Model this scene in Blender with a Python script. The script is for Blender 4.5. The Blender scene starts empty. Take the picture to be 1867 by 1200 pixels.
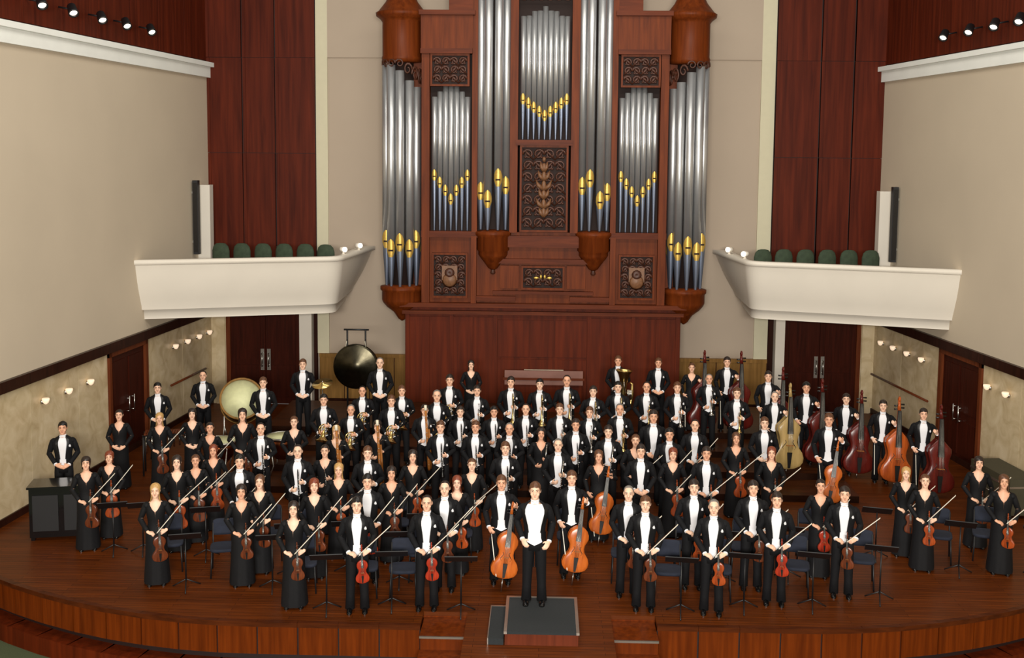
import bpy, bmesh, math, random
from mathutils import Vector, Matrix
random.seed(7)
R = math.radians
PI = math.pi
SC = bpy.context.scene
COL = SC.collection

# ------------------------------------------------------------------ camera
cam_d = bpy.data.cameras.new('camera')
cam_d.sensor_width = 36.0
cam_d.lens = 36.0 * 2000.0 / 1867.0
cam_d.shift_y = -134.0 / 1867.0
cam_d.clip_end = 200
cam = bpy.data.objects.new('camera', cam_d)
COL.objects.link(cam)
cam.matrix_world = (Matrix.Translation((0, 0, 7.1)) @ Matrix.Rotation(R(1.63), 4, 'Z')
                    @ Matrix.Rotation(R(90 - 5.46), 4, 'X') @ Matrix.Rotation(R(0.5), 4, 'Z'))
SC.camera = cam

# ------------------------------------------------------------------ light
w = bpy.data.worlds.new('hall_ambient')
SC.world = w
w.use_nodes = True
w.node_tree.nodes['Background'].inputs[0].default_value = (1.0, 0.95, 0.88, 1)
w.node_tree.nodes['Background'].inputs[1].default_value = 0.15
SC.view_settings.view_transform = 'Standard'
SC.view_settings.look = 'None'
SC.view_settings.exposure = 0.0
SC.view_settings.gamma = 1.0
SC.view_settings.use_curve_mapping = False

def area_light(name, loc, target, sx, sy, power, col=(1.0, 0.93, 0.82)):
    d = bpy.data.lights.new(name, 'AREA')
    d.shape = 'RECTANGLE'; d.size = sx; d.size_y = sy; d.energy = power; d.color = col
    o = bpy.data.objects.new(name, d); COL.objects.link(o)
    o.location = loc
    o.rotation_euler = (Vector(target) - Vector(loc)).to_track_quat('-Z', 'Y').to_euler()
    return o
# hall lamps along the rear balcony front, and rows of stage lights in the ceiling
area_light('rear_balcony_lamps', (0, -5.0, 7.8), (0, 26.0, 4.5), 7.0, 1.6, 6300, (1.0, 0.95, 0.87))
area_light('stage_ceiling_lights', (0, 13.0, 14.5), (0, 22.0, 2.0), 12.0, 1.6, 900)
area_light('rear_stage_ceiling_lights', (0, 22.0, 14.5), (0, 23.5, 0.0), 11.0, 2.0, 420)

# ------------------------------------------------------------------ helpers
def lin(c):
    return tuple((v / 255 / 12.92) if v / 255 <= .04045 else ((v / 255 + .055) / 1.055) ** 2.4 for v in c)

def new_mat(name):
    m = bpy.data.materials.new(name); m.use_nodes = True
    nt = m.node_tree
    return m, nt, nt.nodes['Principled BSDF']

def plain(name, c, rough=.5, metal=0.0, var=.06, scale=6.0, bump=0.0, coat=0.0, spec=.5):
    """flat colour with a little procedural mottling"""
    m, nt, b = new_mat(name)
    c = lin(c)
    tc = nt.nodes.new('ShaderNodeTexCoord')
    nz = nt.nodes.new('ShaderNodeTexNoise'); nz.inputs['Scale'].default_value = scale; nz.inputs['Detail'].default_value = 4
    nt.links.new(tc.outputs['Object'], nz.inputs['Vector'])
    rp = nt.nodes.new('ShaderNodeValToRGB')
    rp.color_ramp.elements[0].position = .3; rp.color_ramp.elements[1].position = .7
    rp.color_ramp.elements[0].color = tuple(v * (1 - var) for v in c) + (1,)
    rp.color_ramp.elements[1].color = tuple(min(1, v * (1 + var)) for v in c) + (1,)
    nt.links.new(nz.outputs['Fac'], rp.inputs['Fac'])
    nt.links.new(rp.outputs['Color'], b.inputs['Base Color'])
    b.inputs['Roughness'].default_value = rough
    b.inputs['Metallic'].default_value = metal
    b.inputs['Coat Weight'].default_value = coat
    b.inputs['Specular IOR Level'].default_value = spec
    if bump:
        bp = nt.nodes.new('ShaderNodeBump'); bp.inputs['Strength'].default_value = bump
        nt.links.new(nz.outputs['Fac'], bp.inputs['Height']); nt.links.new(bp.outputs['Normal'], b.inputs['Normal'])
    return m

def wood(name, c1, c2, rough=.35, grain=(14, 14, .7), coat=0.0, boards=None, spec=.12):
    """streaked wood; boards=(width, length) adds floorboard joints"""
    m, nt, b = new_mat(name)
    tc = nt.nodes.new('ShaderNodeTexCoord')
    mp = nt.nodes.new('ShaderNodeMapping'); mp.inputs['Scale'].default_value = grain
    nt.links.new(tc.outputs['Object'], mp.inputs['Vector'])
    nz = nt.nodes.new('ShaderNodeTexNoise'); nz.inputs['Scale'].default_value = 1.0
    nz.inputs['Detail'].default_value = 6; nz.inputs['Distortion'].default_value = .4
    nt.links.new(mp.outputs['Vector'], nz.inputs['Vector'])
    rp = nt.nodes.new('ShaderNodeValToRGB')
    rp.color_ramp.elements[0].position = .3; rp.color_ramp.elements[1].position = .72
    rp.color_ramp.elements[0].color = lin(c1) + (1,); rp.color_ramp.elements[1].color = lin(c2) + (1,)
    nt.links.new(nz.outputs['Fac'], rp.inputs['Fac'])
    out = rp.outputs['Color']
    if boards:
        m2 = nt.nodes.new('ShaderNodeMapping'); m2.inputs['Rotation'].default_value = (0, 0, 0)
        nt.links.new(tc.outputs['Object'], m2.inputs['Vector'])
        br = nt.nodes.new('ShaderNodeTexBrick')
        br.inputs['Color1'].default_value = (1, 1, 1, 1); br.inputs['Color2'].default_value = (.72, .7, .66, 1)
        br.inputs['Mortar'].default_value = (.3, .28, .25, 1); br.inputs['Mortar Size'].default_value = .004
        br.inputs['Scale'].default_value = 1.0
        br.inputs['Brick Width'].default_value = boards[1]; br.inputs['Row Height'].default_value = boards[0]
        nt.links.new(m2.outputs['Vector'], br.inputs['Vector'])
        mx = nt.nodes.new('ShaderNodeMix'); mx.data_type = 'RGBA'; mx.blend_type = 'MULTIPLY'
        mx.inputs['Factor'].default_value = 1.0
        nt.links.new(out, mx.inputs['A']); nt.links.new(br.outputs['Color'], mx.inputs['B'])
        out = mx.outputs['Result']
    nt.links.new(out, b.inputs['Base Color'])
    b.inputs['Roughness'].default_value = rough
    b.inputs['Coat Weight'].default_value = coat
    b.inputs['Coat Roughness'].default_value = .25
    b.inputs['Specular IOR Level'].default_value = spec
    return m

def stone(name, c1, c2, c3, rough=.22):
    m, nt, b = new_mat(name)
    tc = nt.nodes.new('ShaderNodeTexCoord')
    nz = nt.nodes.new('ShaderNodeTexNoise'); nz.inputs['Scale'].default_value = 2.4
    nz.inputs['Detail'].default_value = 7; nz.inputs['Distortion'].default_value = 1.2
    nt.links.new(tc.outputs['Object'], nz.inputs['Vector'])
    rp = nt.nodes.new('ShaderNodeValToRGB')
    rp.color_ramp.elements[0].position = .28; rp.color_ramp.elements[0].color = lin(c1) + (1,)
    rp.color_ramp.elements[1].position = .72; rp.color_ramp.elements[1].color = lin(c3) + (1,)
    e = rp.color_ramp.elements.new(.5); e.color = lin(c2) + (1,)
    nt.links.new(nz.outputs['Fac'], rp.inputs['Fac']); nt.links.new(rp.outputs['Color'], b.inputs['Base Color'])
    b.inputs['Roughness'].default_value = rough
    return m

def glow(name, c, strength):
    m, nt, b = new_mat(name)
    b.inputs['Base Color'].default_value = lin(c) + (1,)
    b.inputs['Emission Color'].default_value = lin(c) + (1,)
    b.inputs['Emission Strength'].default_value = strength
    return m

M = dict(
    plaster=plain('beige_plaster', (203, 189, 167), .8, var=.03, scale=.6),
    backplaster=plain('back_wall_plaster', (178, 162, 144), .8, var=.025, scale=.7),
    white=plain('white_painted_plaster', (226, 219, 206), .6, var=.02, scale=1.5),
    pilaster=plain('pale_pilaster', (206, 200, 172), .7, var=.02),
    cornice=plain('pale_cornice', (242, 245, 240), .6, var=.03, scale=2),
    darkwood=wood('dark_brown_wood', (36, 17, 12), (54, 27, 19), .3, (10, 10, 1.2)),
    door=wood('door_wood', (46, 17, 10), (66, 25, 15), .3, (16, 16, 1)),
    doorframe=wood('door_frame_wood', (84, 40, 20), (112, 56, 30), .35, (16, 16, 1)),
    panel=wood('red_brown_wall_panel', (66, 21, 9), (97, 36, 17), .5, (9, 9, .5)),
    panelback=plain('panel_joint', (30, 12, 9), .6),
    stone=stone('tan_polished_stone', (188, 167, 130), (205, 186, 150), (218, 201, 168)),
    ochre=wood('ochre_wood_dado', (120, 88, 45), (150, 112, 62), .35, (12, 12, 1)),
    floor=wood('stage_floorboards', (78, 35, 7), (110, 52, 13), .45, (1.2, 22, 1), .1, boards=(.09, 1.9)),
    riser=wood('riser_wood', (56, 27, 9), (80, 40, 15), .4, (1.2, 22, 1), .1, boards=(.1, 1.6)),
    fascia=wood('stage_front_wood', (80, 31, 5), (112, 48, 9), .35, (14, 14, .8)),
    fasciatrim=wood('stage_trim_wood', (60, 26, 9), (84, 38, 13), .35, (2, 14, 14)),
    carpet=plain('green_carpet', (72, 82, 54), .95, var=.2, scale=60),
    organ=wood('organ_case_mahogany', (86, 36, 11), (118, 54, 18), .45, (10, 10, .8)),
    organlow=wood('organ_base_mahogany', (72, 24, 6), (100, 36, 10), .5, (9, 9, .6)),
    organtrim=wood('organ_moulding_mahogany', (80, 33, 13), (108, 49, 22), .45, (1, 10, 10)),
    carving=plain('carved_dark_walnut', (72, 38, 24), .5, var=.25, scale=20),
    carvelight=plain('carved_light_wood', (118, 80, 52), .5, var=.2, scale=20),
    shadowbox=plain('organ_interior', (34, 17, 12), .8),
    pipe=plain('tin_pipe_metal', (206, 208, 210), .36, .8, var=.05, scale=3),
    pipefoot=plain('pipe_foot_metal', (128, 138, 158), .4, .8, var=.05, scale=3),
    gold=plain('gilding', (216, 180, 92), .4, .7, var=.1, scale=20),
    black=plain('black_paint', (20, 20, 22), .5, var=.1),
    blackgloss=plain('black_lacquer', (14, 14, 15), .15, coat=.5),
    blackcarpet=plain('podium_carpet', (34, 38, 40), .9, var=.15, scale=40),
    alu=plain('aluminium_trim', (170, 160, 150), .35, .9),
    seatgreen=plain('dark_green_velvet', (52, 66, 48), .85, var=.2, scale=10),
    seatblue=plain('navy_seat_cloth', (24, 30, 46), .85, var=.2, scale=10),
    chrome=plain('satin_steel', (190, 188, 182), .3, 1.0),
    lamp=glow('lamp_lens', (255, 236, 214), 4.0),
    bronze=plain('bronze_gong', (66, 62, 50), .28, 1.0, var=.4, scale=5),
    drumskin=plain('calf_drum_head', (218, 220, 172), .6, var=.1, scale=6),
    copper=plain('copper_bowl', (150, 84, 50), .3, 1.0, var=.15),
    ivory=plain('ivory_keys', (226, 218, 196), .4),
)

class MB:
    """collects shapes into one bmesh"""
    def __init__(s): s.bm = bmesh.new()
    def ring_faces(s, rings, close=True, cap0=True, cap1=True, smooth=True):
        vs = [[s.bm.verts.new(p) for p in r] for r in rings]
        n = len(vs[0]); fs = []
        for a, b in zip(vs[:-1], vs[1:]):
            for i in range(n if close else n - 1):
                j = (i + 1) % n
                try: fs.append(s.bm.faces.new((a[i], a[j], b[j], b[i])))
                except ValueError: pass
        for f in fs: f.smooth = smooth
        if close and cap0: s.bm.faces.new(list(reversed(vs[0])))
        if close and cap1: s.bm.faces.new(vs[-1])
        return s
    def box(s, x0, x1, y0, y1, z0, z1, mtx=None):
        v = [Vector((x, y, z)) for z in (z0, z1) for x, y in ((x0, y0), (x1, y0), (x1, y1), (x0, y1))]
        if mtx: v = [mtx @ p for p in v]
        v = [s.bm.verts.new(p) for p in v]
        for f in ((3, 2, 1, 0), (4, 5, 6, 7), (0, 1, 5, 4), (1, 2, 6, 5), (2, 3, 7, 6), (3, 0, 4, 7)):
            s.bm.faces.new([v[i] for i in f])
        return s
    def prism(s, poly, z0, z1):
        a = [s.bm.verts.new((x, y, z0)) for x, y in poly]; b = [s.bm.verts.new((x, y, z1)) for x, y in poly]
        n = len(poly)
        for i in range(n): s.bm.faces.new((a[i], a[(i + 1) % n], b[(i + 1) % n], b[i]))
        s.bm.faces.new(list(reversed(a))); s.bm.faces.new(b)
        return s
    def tube(s, pts, rad, n=8, flat=None, cap=True):
        """path with radii; flat=(axis vector, factor) squeezes the section along that axis"""
        pts = [Vector(p) for p in pts]
        if not isinstance(rad, (list, tuple)): rad = [rad] * len(pts)
        rings = []; up = None
        for i, p in enumerate(pts):
            t = (pts[min(i + 1, len(pts) - 1)] - pts[max(i - 1, 0)])
            t = t.normalized() if t.length > 1e-9 else Vector((0, 0, 1))
            if up is None: up = Vector((1, 0, 0)) if abs(t.x) < .9 else Vector((0, 1, 0))
            up = (up - t * up.dot(t)).normalized()
            sd = t.cross(up)
            r = []
            for k in range(n):
                a = 2 * PI * k / n
                q = (up * math.cos(a) + sd * math.sin(a)) * rad[i]
                if flat:
                    ax = Vector(flat[0]).normalized(); q = q - ax * q.dot(ax) * (1 - flat[1])
                r.append(p + q)
            rings.append(r)
        return s.ring_faces(rings, cap0=cap, cap1=cap)
    def lathe(s, prof, n=16, c=(0, 0, 0), a0=0.0, a1=2 * PI, axis=None, cap=True):
        """profile of (r, z) turned about a vertical line through c (or any axis vector)"""
        full = abs(a1 - a0 - 2 * PI) < 1e-6
        m = Matrix.Identity(3)
        if axis is not None: m = Vector((0, 0, 1)).rotation_difference(Vector(axis)).to_matrix()
        rings = []
        for r, z in prof:
            rings.append([Vector(c) + m @ Vector((max(r, 1e-4) * math.cos(a0 + (a1 - a0) * k / n), max(r, 1e-4) * math.sin(a0 + (a1 - a0) * k / n), z))
                          for k in range(n if full else n + 1)])
        return s.ring_faces(rings, close=full, cap0=cap, cap1=cap)
    def ell(s, c, r, n=10, m=6):
        rings = []
        for j in range(m + 1):
            t = -PI / 2 + PI * j / m
            cr = max(math.cos(t), .02)
            rings.append([(c[0] + r[0] * cr * math.cos(2 * PI * k / n), c[1] + r[1] * cr * math.sin(2 * PI * k / n), c[2] + r[2] * math.sin(t)) for k in range(n)])
        return s.ring_faces(rings)
    def mesh(s, name):
        bmesh.ops.recalc_face_normals(s.bm, faces=s.bm.faces[:])
        me = bpy.data.meshes.new(name); s.bm.to_mesh(me); s.bm.free()
        return me
    def build(s, name, mat, parent=None, loc=None):
        return put(name, s.mesh(name), mat, parent, loc)

def put(name, me, mat, parent=None, loc=None):
    o = bpy.data.objects.new(name, me); COL.objects.link(o)
    if mat is not None and not me.materials: me.materials.append(mat)
    if parent is not None: o.parent = parent
    if loc is not None: o.location = loc
    return o

def tag(o, label=None, cat=None, group=None, kind=None):
    if label: o['label'] = label
    if cat: o['category'] = cat
    if group: o['group'] = group
    if kind: o['kind'] = kind
    return o

def empty(name, loc=(0, 0, 0), rz=0.0):
    o = bpy.data.objects.new(name, None); COL.objects.link(o)
    o.location = loc; o.rotation_euler = (0, 0, rz); o.empty_display_size = .1
    return o

def copy_tree(o, parent=None):
    c = o.copy(); COL.objects.link(c); c.parent = parent
    for ch in o.children: copy_tree(ch, c)
    return c

def struct(o, label, cat):
    return tag(o, label, cat, kind='structure')

# ------------------------------------------------------------------ the hall
def XL(y): return -11.816 + .0885 * y          # plan line of the left wall
def XR(y): return 12.64 - .12 * y              # plan line of the right wall
YB = 29.9                                      # back wall
YF = 6.0                                       # walls run on towards the stalls
RISE = ((.14, 22.0), (.28, 23.1), (.42, 24.2), (.56, 25.3))

def edge_y(x):                                 # front edge of the stage
    return 15.80 + .068 * max(0.0, abs(x) - 4.3) ** 2 if x < 0 else 15.95 + .068 * max(0.0, abs(x) - 3.9) ** 2

# stage floor with a tongue for the podium
xs = [-10.4 + 20.8 * i / 52 for i in range(53)]
front = [(x, edge_y(x)) for x in xs]
poly = []
for x, y in front:
    if -1.80 < x < 1.80: continue
    if not poly or poly[-1][0] < 0 < x:
        if poly: poly += [(-1.78, edge_y(-1.78)), (-1.78, 16.3), (-1.1, 16.3), (-1.1, 14.2), (1.1, 14.2), (1.1, 16.3), (1.78, 16.3), (1.78, edge_y(1.78))]
    poly.append((x, y))
poly += [(10.4, YB), (-10.4, YB)]
struct(MB().prism(poly, -.06, 0).build('floor', M['floor']), 'polished orange-brown wooden stage floor under the orchestra', 'floor')

# stage front: vertical panels, top trim, recess and lower step
fr = empty('stage_front', (0, 15.8, 0)); struct(fr, 'orange-brown panelled wooden stage front below the orchestra', 'stage front')
def seg_mtx(a, b):
    d = Vector((b[0] - a[0], b[1] - a[1], 0)); L = d.length
    return Matrix.Translation((a[0], a[1] - 15.8, 0)) @ Matrix.Rotation(math.atan2(d.y, d.x), 4, 'Z'), L
def strip(x0, x1, step):
    n = max(1, round((x1 - x0) / step)); return [(x0 + (x1 - x0) * i / n) for i in range(n + 1)]
for lo, hi in ((-10.4, -1.78), (1.78, 10.4)):
    xx = strip(lo, hi, .62)
    for a, b in zip(xx[:-1], xx[1:]):
        m, L = seg_mtx((a, edge_y(a)), (b, edge_y(b)))
        MB().box(.012, L - .012, 0, .05, -.50, -.065, m).build('panel', M['fascia'], fr)
        MB().box(0, L, .03, .06, -.52, -.06, m).build('panel_backing', M['panelback'], fr)
        MB().box(-.002, L + .002, -.03, .06, -.062, .012, m).build('edge_trim', M['fasciatrim'], fr)
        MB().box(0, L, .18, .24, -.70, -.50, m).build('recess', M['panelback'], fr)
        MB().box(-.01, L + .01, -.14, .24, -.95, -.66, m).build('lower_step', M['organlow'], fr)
# walls of the podium tongue
for sx in (-1, 1):
    MB().box(min(sx * 1.1, sx * 1.06), max(sx * 1.1, sx * 1.06), 14.2 - 15.8, .2, -.95, -.06).build('tongue_side', M['fascia'], fr)
for k in range(4):
    MB().box(-1.1 + .55 * k + .01, -1.1 + .55 * (k + 1) - .01, 14.2 - 15.8, 14.25 - 15.8, -.95, -.06).build('tongue_panel', M['fascia'], fr)
# short stairs either side of the podium
for sx, lab in ((-1, 'short wooden stair from the stalls to the stage, left of the podium'), (1, 'short wooden stair from the stalls to the stage, right of the podium')):
    st = empty('stage_stair', (sx * 1.44, 15.9, -.95)); tag(st, lab, 'stair')
    MB().box(-.34, .34, .39, .42, 0, .89).build('stair_back', M['fascia'], st)
    for k in range(4):
        z = (.87, .66, .44, .22)[k]; y1 = .40 - .22 - .46 * k if k else .40
        d_ = .68 if k == 0 else .45
        MB().box(-.32, .32, y1 - d_, y1, 0, z - .03).build('step', M['fascia'], st)
        MB().box(-.33, .33, y1 - d_ - .02, y1, z - .03, z).build('tread', M['fascia'], st)
        MB().box(-.33, .33, y1 - d_ - .03, y1 - d_ - .005, z - .028, z + .004).build('nosing', M['alu'] if k == 0 else M['fasciatrim'], st)
    
struct(MB().box(-12, 12, 5.0, 18.8, -1.0, -.95).build('floor_stalls', M['carpet']), 'dull green carpet of the stalls in front of the stage', 'floor')

# risers
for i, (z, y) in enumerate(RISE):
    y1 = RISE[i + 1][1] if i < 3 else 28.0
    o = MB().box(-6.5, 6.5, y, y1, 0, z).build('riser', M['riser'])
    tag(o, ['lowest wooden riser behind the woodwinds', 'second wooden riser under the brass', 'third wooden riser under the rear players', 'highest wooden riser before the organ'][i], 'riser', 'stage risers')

# side walls
def wallpt(side, y, off=0.0):
    return (XL(y) + off, y) if side < 0 else (XR(y) - off, y)
def wallbox(side, y0, y1, off0, off1, z0, z1, mb=None):
    """slab running along a side wall; off = distance out from the wall plane into the hall"""
    mb = mb or MB()
    a, b, c, d = wallpt(side, y0, off0), wallpt(side, y1, off0), wallpt(side, y1, off1), wallpt(side, y0, off1)
    return mb.prism([a, b, c, d], z0, z1)
DOORS = {-1: (24.05, 25.75), 1: (24.3, 26.02)}
for s, nm in ((-1, 'left'), (1, 'right')):
    struct(wallbox(s, YF, YB + .3, -.3, 0, 2.72, 9.0).build('wall_' + nm, M['plaster']), 'tall beige plaster side wall on the %s of the stage' % nm, 'wall')
    # polished stone below the rail, slabs left out at the door
    lw = empty('wall_%s_lower' % nm); struct(lw, 'tan polished stone lower wall on the %s of the stage' % nm, 'wall')
    d0, d1 = DOORS[s]
    spans = [(YF + 1.85 * k, YF + 1.85 * (k + 1)) for k in range(9)] + [(22.65, d0 - .12)] + [(d1 + .12, d1 + 2.2), (d1 + 2.2, YB)]
    for a, b in spans:
        wallbox(s, a + .006, b - .006, -.3, -.02, 0 if a > 14 else -.95, 2.5).build('slab', M['stone'], lw)
    wallbox(s, YF, YB, -.3, -.06, -.95, 2.5).build('slab_backing', M['darkwood'], lw)
    wallbox(s, d0 - .12, d1 + .12, -.3, -.02, 2.42, 2.52).build('slab', M['stone'], lw)
    struct(wallbox(s, YF, YB, -.1, .09, 2.52, 2.74).build('trim_%d' % (1 if s < 0 else 2), M['darkwood']), 'dark brown wooden rail along the %s wall' % nm, 'trim')
    struct(wallbox(s, 14.5, YB, -.02, .015, 0, .14).build('baseboard_' + nm, M['darkwood']), 'dark wooden baseboard along the %s stone wall' % nm, 'baseboard')
    cn = empty('trim_%d' % (3 if s < 0 else 4)); struct(cn, 'white cornice ledge along the top of the %s wall' % nm, 'trim')
    wallbox(s, YF, YB, -.1, .10, 9.0, 9.28).build('cornice_band', M['cornice'], cn)
    wallbox(s, YF, YB, -.1, .20, 9.28, 9.40).build('cornice_lip', M['cornice'], cn)
    # upper wall of dark wood panels
    up = empty('wall_%s_upper' % nm); struct(up, 'dark red-brown wooden upper wall above the %s cornice' % nm, 'wall')
    wallbox(s, YF, YB + .3, -.4, -.06, 9.4, 13.2).build('panel_backing', M['panelback'], up)
    n = 16
    for k in range(n):
        a = YF + (YB - YF) * k / n; b = YF + (YB - YF) * (k + 1) / n
        wallbox(s, a + .012, b - .012, -.10, 0.0, 9.46, 13.2).build('panel', M['panel'], up)
    # spotlights along the foot of that wall
    ys = (21.07, 22.23, 23.43, 24.55, 25.79) if s < 0 else (22.86, 23.82, 24.87, 26.02)
    for i, y in enumerate(ys):
        px, py = wallpt(s, y, .30)
        t = empty('spotlight', (px, py, 9.86))
        nth = ('nearest', 'second', 'third', 'fourth', 'farthest')[i if (s < 0 or i < 3) else 4]
        if s > 0 and i == 0: nth = 'nearest'
        tag(t, 'small dark spotlight with lit lens on the %s upper wall, %s from the camera' % (nm, nth), 'spotlight', 'spotlights on the upper walls')
        ax = Vector((-.45 * (px > 0) + .45 * (px < 0), -.55, -.72)).normalized()
        MB().lathe([(.05, -.12), (.085, -.1), (.10, .1), (.105, .13), (.08, .13), (.075, .08)], 14, axis=ax).build('housing', M['black'], t)
        MB().lathe([(.0, .085), (.076, .085), (.076, .095), (0, .10)], 14, axis=ax).build('lens', M['lamp'], t)
        MB().tube([(0, 0, 0), ((.28 if px > 0 else -.28), 0, .05)], .02, 6).build('bracket', M['black'], t)
    # side door
    dn = empty('door_%d' % (1 if s < 0 else 2)); struct(dn, 'dark brown wooden door in the %s stone wall beneath the rail' % nm, 'door')
    wallbox(s, d0, d1, -.12, -.04, 0, 2.40).build('door_leaf', M['door'], dn)
    for a, b in ((d0 + .12, (d0 + d1) / 2 - .06), ((d0 + d1) / 2 + .06, d1 - .12)):
        for z0, z1 in ((.2, 1.0), (1.2, 2.25)):
            wallbox(s, a, b, -.05, -.02, z0, z1).build('door_panel', M['door'], dn)
    for a, b, z0, z1 in ((d0 - .12, d0, 0, 2.5), (d1, d1 + .12, 0, 2.5), (d0 - .12, d1 + .12, 2.40, 2.5)):
        wallbox(s, a, b, -.12, .03, z0, z1).build('door_frame', M['doorframe'], dn)
    hy = (d0 + d1) / 2
    h = MB()
    for yy in (hy - .12, hy + .12):
        p = wallpt(s, yy, .06)
        h.tube([(p[0], p[1], .95), (p[0], p[1], 1.35)], .016, 8)
        for zz in (1.0, 1.3):
            q = wallpt(s, yy, -.04); h.tube([(q[0], q[1], zz), (p[0], p[1], zz)], .012, 6)
    h.build('door_handle', M['chrome'], dn)
    # handrail on the stone wall behind the door
    y0, y1 = (27.0, 29.2) if s < 0 else (26.5, 29.75)
    hr = empty('handrail', (*wallpt(s, y0, .08), 1.12)); tag(hr, 'brown wooden handrail on the %s stone wall beside the door' % nm, 'handrail')
    a = Vector((0, 0, 0)); b = Vector((*wallpt(s, y1, .08), 1.12)) - hr.location
    MB().tube([a, b], .03, 8).build('rail', M['doorframe'], hr)
    for f in (.08, .5, .92):
        p = a.lerp(b, f); MB().tube([p, p + Vector((-.08 * -s, 0, -.06))], .012, 6).build('bracket', M['chrome'], hr)

# back wall: centre of plaster with a recessed frame, wood flanks above, stone and doors below
bw = empty('wall_back', (0, YB, 0)); struct(bw, 'beige plaster back wall with recessed panels behind the organ', 'wall')
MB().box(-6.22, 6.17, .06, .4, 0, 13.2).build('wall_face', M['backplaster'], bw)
for s in (-1, 1):
    x0 = 5.9 if s < 0 else 5.8; x1 = 6.22 if s < 0 else 6.17
    a, b = sorted((s * x0, s * x1))
    MB().box(a, b, 0, .06, 1.46, 13.2).build('pilaster', M['pilaster'], bw)
    a, b = sorted((s * x0, 0))
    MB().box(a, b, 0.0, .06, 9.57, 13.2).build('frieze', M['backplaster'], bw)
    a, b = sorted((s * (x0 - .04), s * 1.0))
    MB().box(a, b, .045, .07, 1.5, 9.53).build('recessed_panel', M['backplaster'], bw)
    # ochre dado
    a, b = sorted((s * 3.4, s * 6.17))
    for k in range(4):
        c0 = a + (b - a) * k / 4; c1 = a + (b - a) * (k + 1) / 4
        MB().box(c0 + .012, c1 - .012, -.03, .03, .2, 1.36).build('dado_panel', M['ochre'], bw)
    MB().box(a, b, -.01, .05, .0, 1.36).build('dado_backing', M['darkwood'], bw)
    MB().box(a, b, -.06, .05, 1.36, 1.46).build('dado_rail', M['ochre'], bw)
for s, nm in ((-1, 'left'), (1, 'right')):
    fw = empty('wall_back_' + nm, (0, YB, 0)); struct(fw, 'tall red-brown wood panelling on the %s of the back wall above the balcony' % nm, 'wall')
    xe = (6.22, 7.32, 8.22, 9.20) if s < 0 else (6.17, 7.36, 8.24, 9.08)
    a, b = sorted((s * xe[0], s * (xe[3] + .3)))
    MB().box(a, b, .02, .4, 2.9, 13.2).build('panel_backing', M['panelback'], fw)
    for i in range(3):
        for j, (z0, z1) in enumerate(((3.0, 6.98), (6.98, 9.55), (9.55, 13.2))):
            p, q = sorted((s * xe[i], s * xe[i + 1]))
            dp = (.0, -.022, .008)[(i + j) % 3]
            MB().box(p + .02, q - .02, -.06 + dp, .03, z0 + .006, z1 - .006).build('panel', M['panel'], fw)
            MB().box(p + .02, p + .10, -.085 + dp, .0, z0 + .006, z1 - .006).build('batten', M['panel'], fw)
    lw = empty('wall_back_lower_' + nm, (0, YB, 0)); struct(lw, 'stone faced wall with white pillar under the %s balcony' % nm, 'wall')
    xd0, xd1 = (6.72, 8.66) if s < 0 else (6.63, 8.59)
    def bx(p, q, y0, y1, z0, z1, n, m, par=lw):
        p, q = sorted((s * p, s * q)); return MB().box(p, q, y0, y1, z0, z1).build(n, M[m], par)
    bx(6.36, xd0 - .02, -.16, .2, 0, 3.05, 'pillar', 'white')
    bx(xd1 + .12, 9.4, .0, .2, 0, 3.05, 'slab', 'stone')
    bx(xd1 + .14, xd1 + .40, -.05, .1, 0, 3.05, 'pilaster', 'stone')
    bx(6.17, 9.4, .15, .4, 0, 3.1, 'wall_core', 'darkwood')
    dn = empty('door_%d' % (3 if s < 0 else 4), (0, YB, 0)); struct(dn, 'dark brown double door in the back wall under the %s balcony' % nm, 'door')
    mid = (xd0 + xd1) / 2
    for p, q in ((xd0, mid - .006), (mid + .006, xd1)):
        leaf = bx(p, q, .05, .12, 0, 2.9, 'door_leaf', 'door', dn)
        for z0, z1 in ((.2, 1.1), (1.25, 2.7)):
            bx(p + .14, q - .14, .03, .07, z0, z1, 'door_panel', 'door', dn)
    bx(xd1, xd1 + .12, -.02, .12, 0, 3.0, 'door_frame', 'doorframe', dn)
    bx(xd0 - .03, xd0, -.02, .12, 0, 3.0, 'door_frame', 'doorframe', dn)
    for dx in (-.09, .09):
        h = MB(); x = s * (mid + dx)
        h.tube([(x, -.03, 1.05), (x, -.03, 1.45)], .018, 8)
        for z in (1.1, 1.4): h.tube([(x, .05, z), (x, -.03, z)], .012, 6)
        h.build('door_handle', M['chrome'], dn)
        MB().box(x - .05, x + .05, .035, .055, .95, 1.55).build('push_plate', M['chrome'], dn)

# small lit sconces on the stone walls
M['sconce'] = glow('sconce_glass', (255, 226, 196), .55)
for s, nm, ys in ((-1, 'left', (29.55, 28.85, 28.1, 27.35, 23.0, 22.1, 21.2)), (1, 'right', (29.3, 28.55, 27.75, 26.95, 23.85, 23.1))):
    for i, y in enumerate(ys):
        px, py = wallpt(s, y, 0.0)
        t = empty('wall_sconce', (px, py, 2.04))
        far = ('first', 'second', 'third', 'fourth')[i] if i < 4 else ('first', 'second', 'third')[i - 4]
        tag(t, 'small glowing sconce on the %s stone wall %s the door, %s from the back' % (nm, 'behind' if i < 4 else 'before', far), 'sconce', 'wall sconces')
        ax = Vector((-s, 0, 0))
        MB().lathe([(.045, -.03), (.05, .02), (.0, .03)], 12, axis=ax).build('wall_plate', M['chrome'], t)
        MB().lathe([(.02, -.06), (.055, -.03), (.075, .03), (.07, .06), (.055, .055)], 14, c=(-s * .07, 0, .01)).build('glass_bowl', M['sconce'], t)
M['dimlamp'] = glow('parapet_lamp_lens', (255, 244, 228), 1.6)
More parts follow.
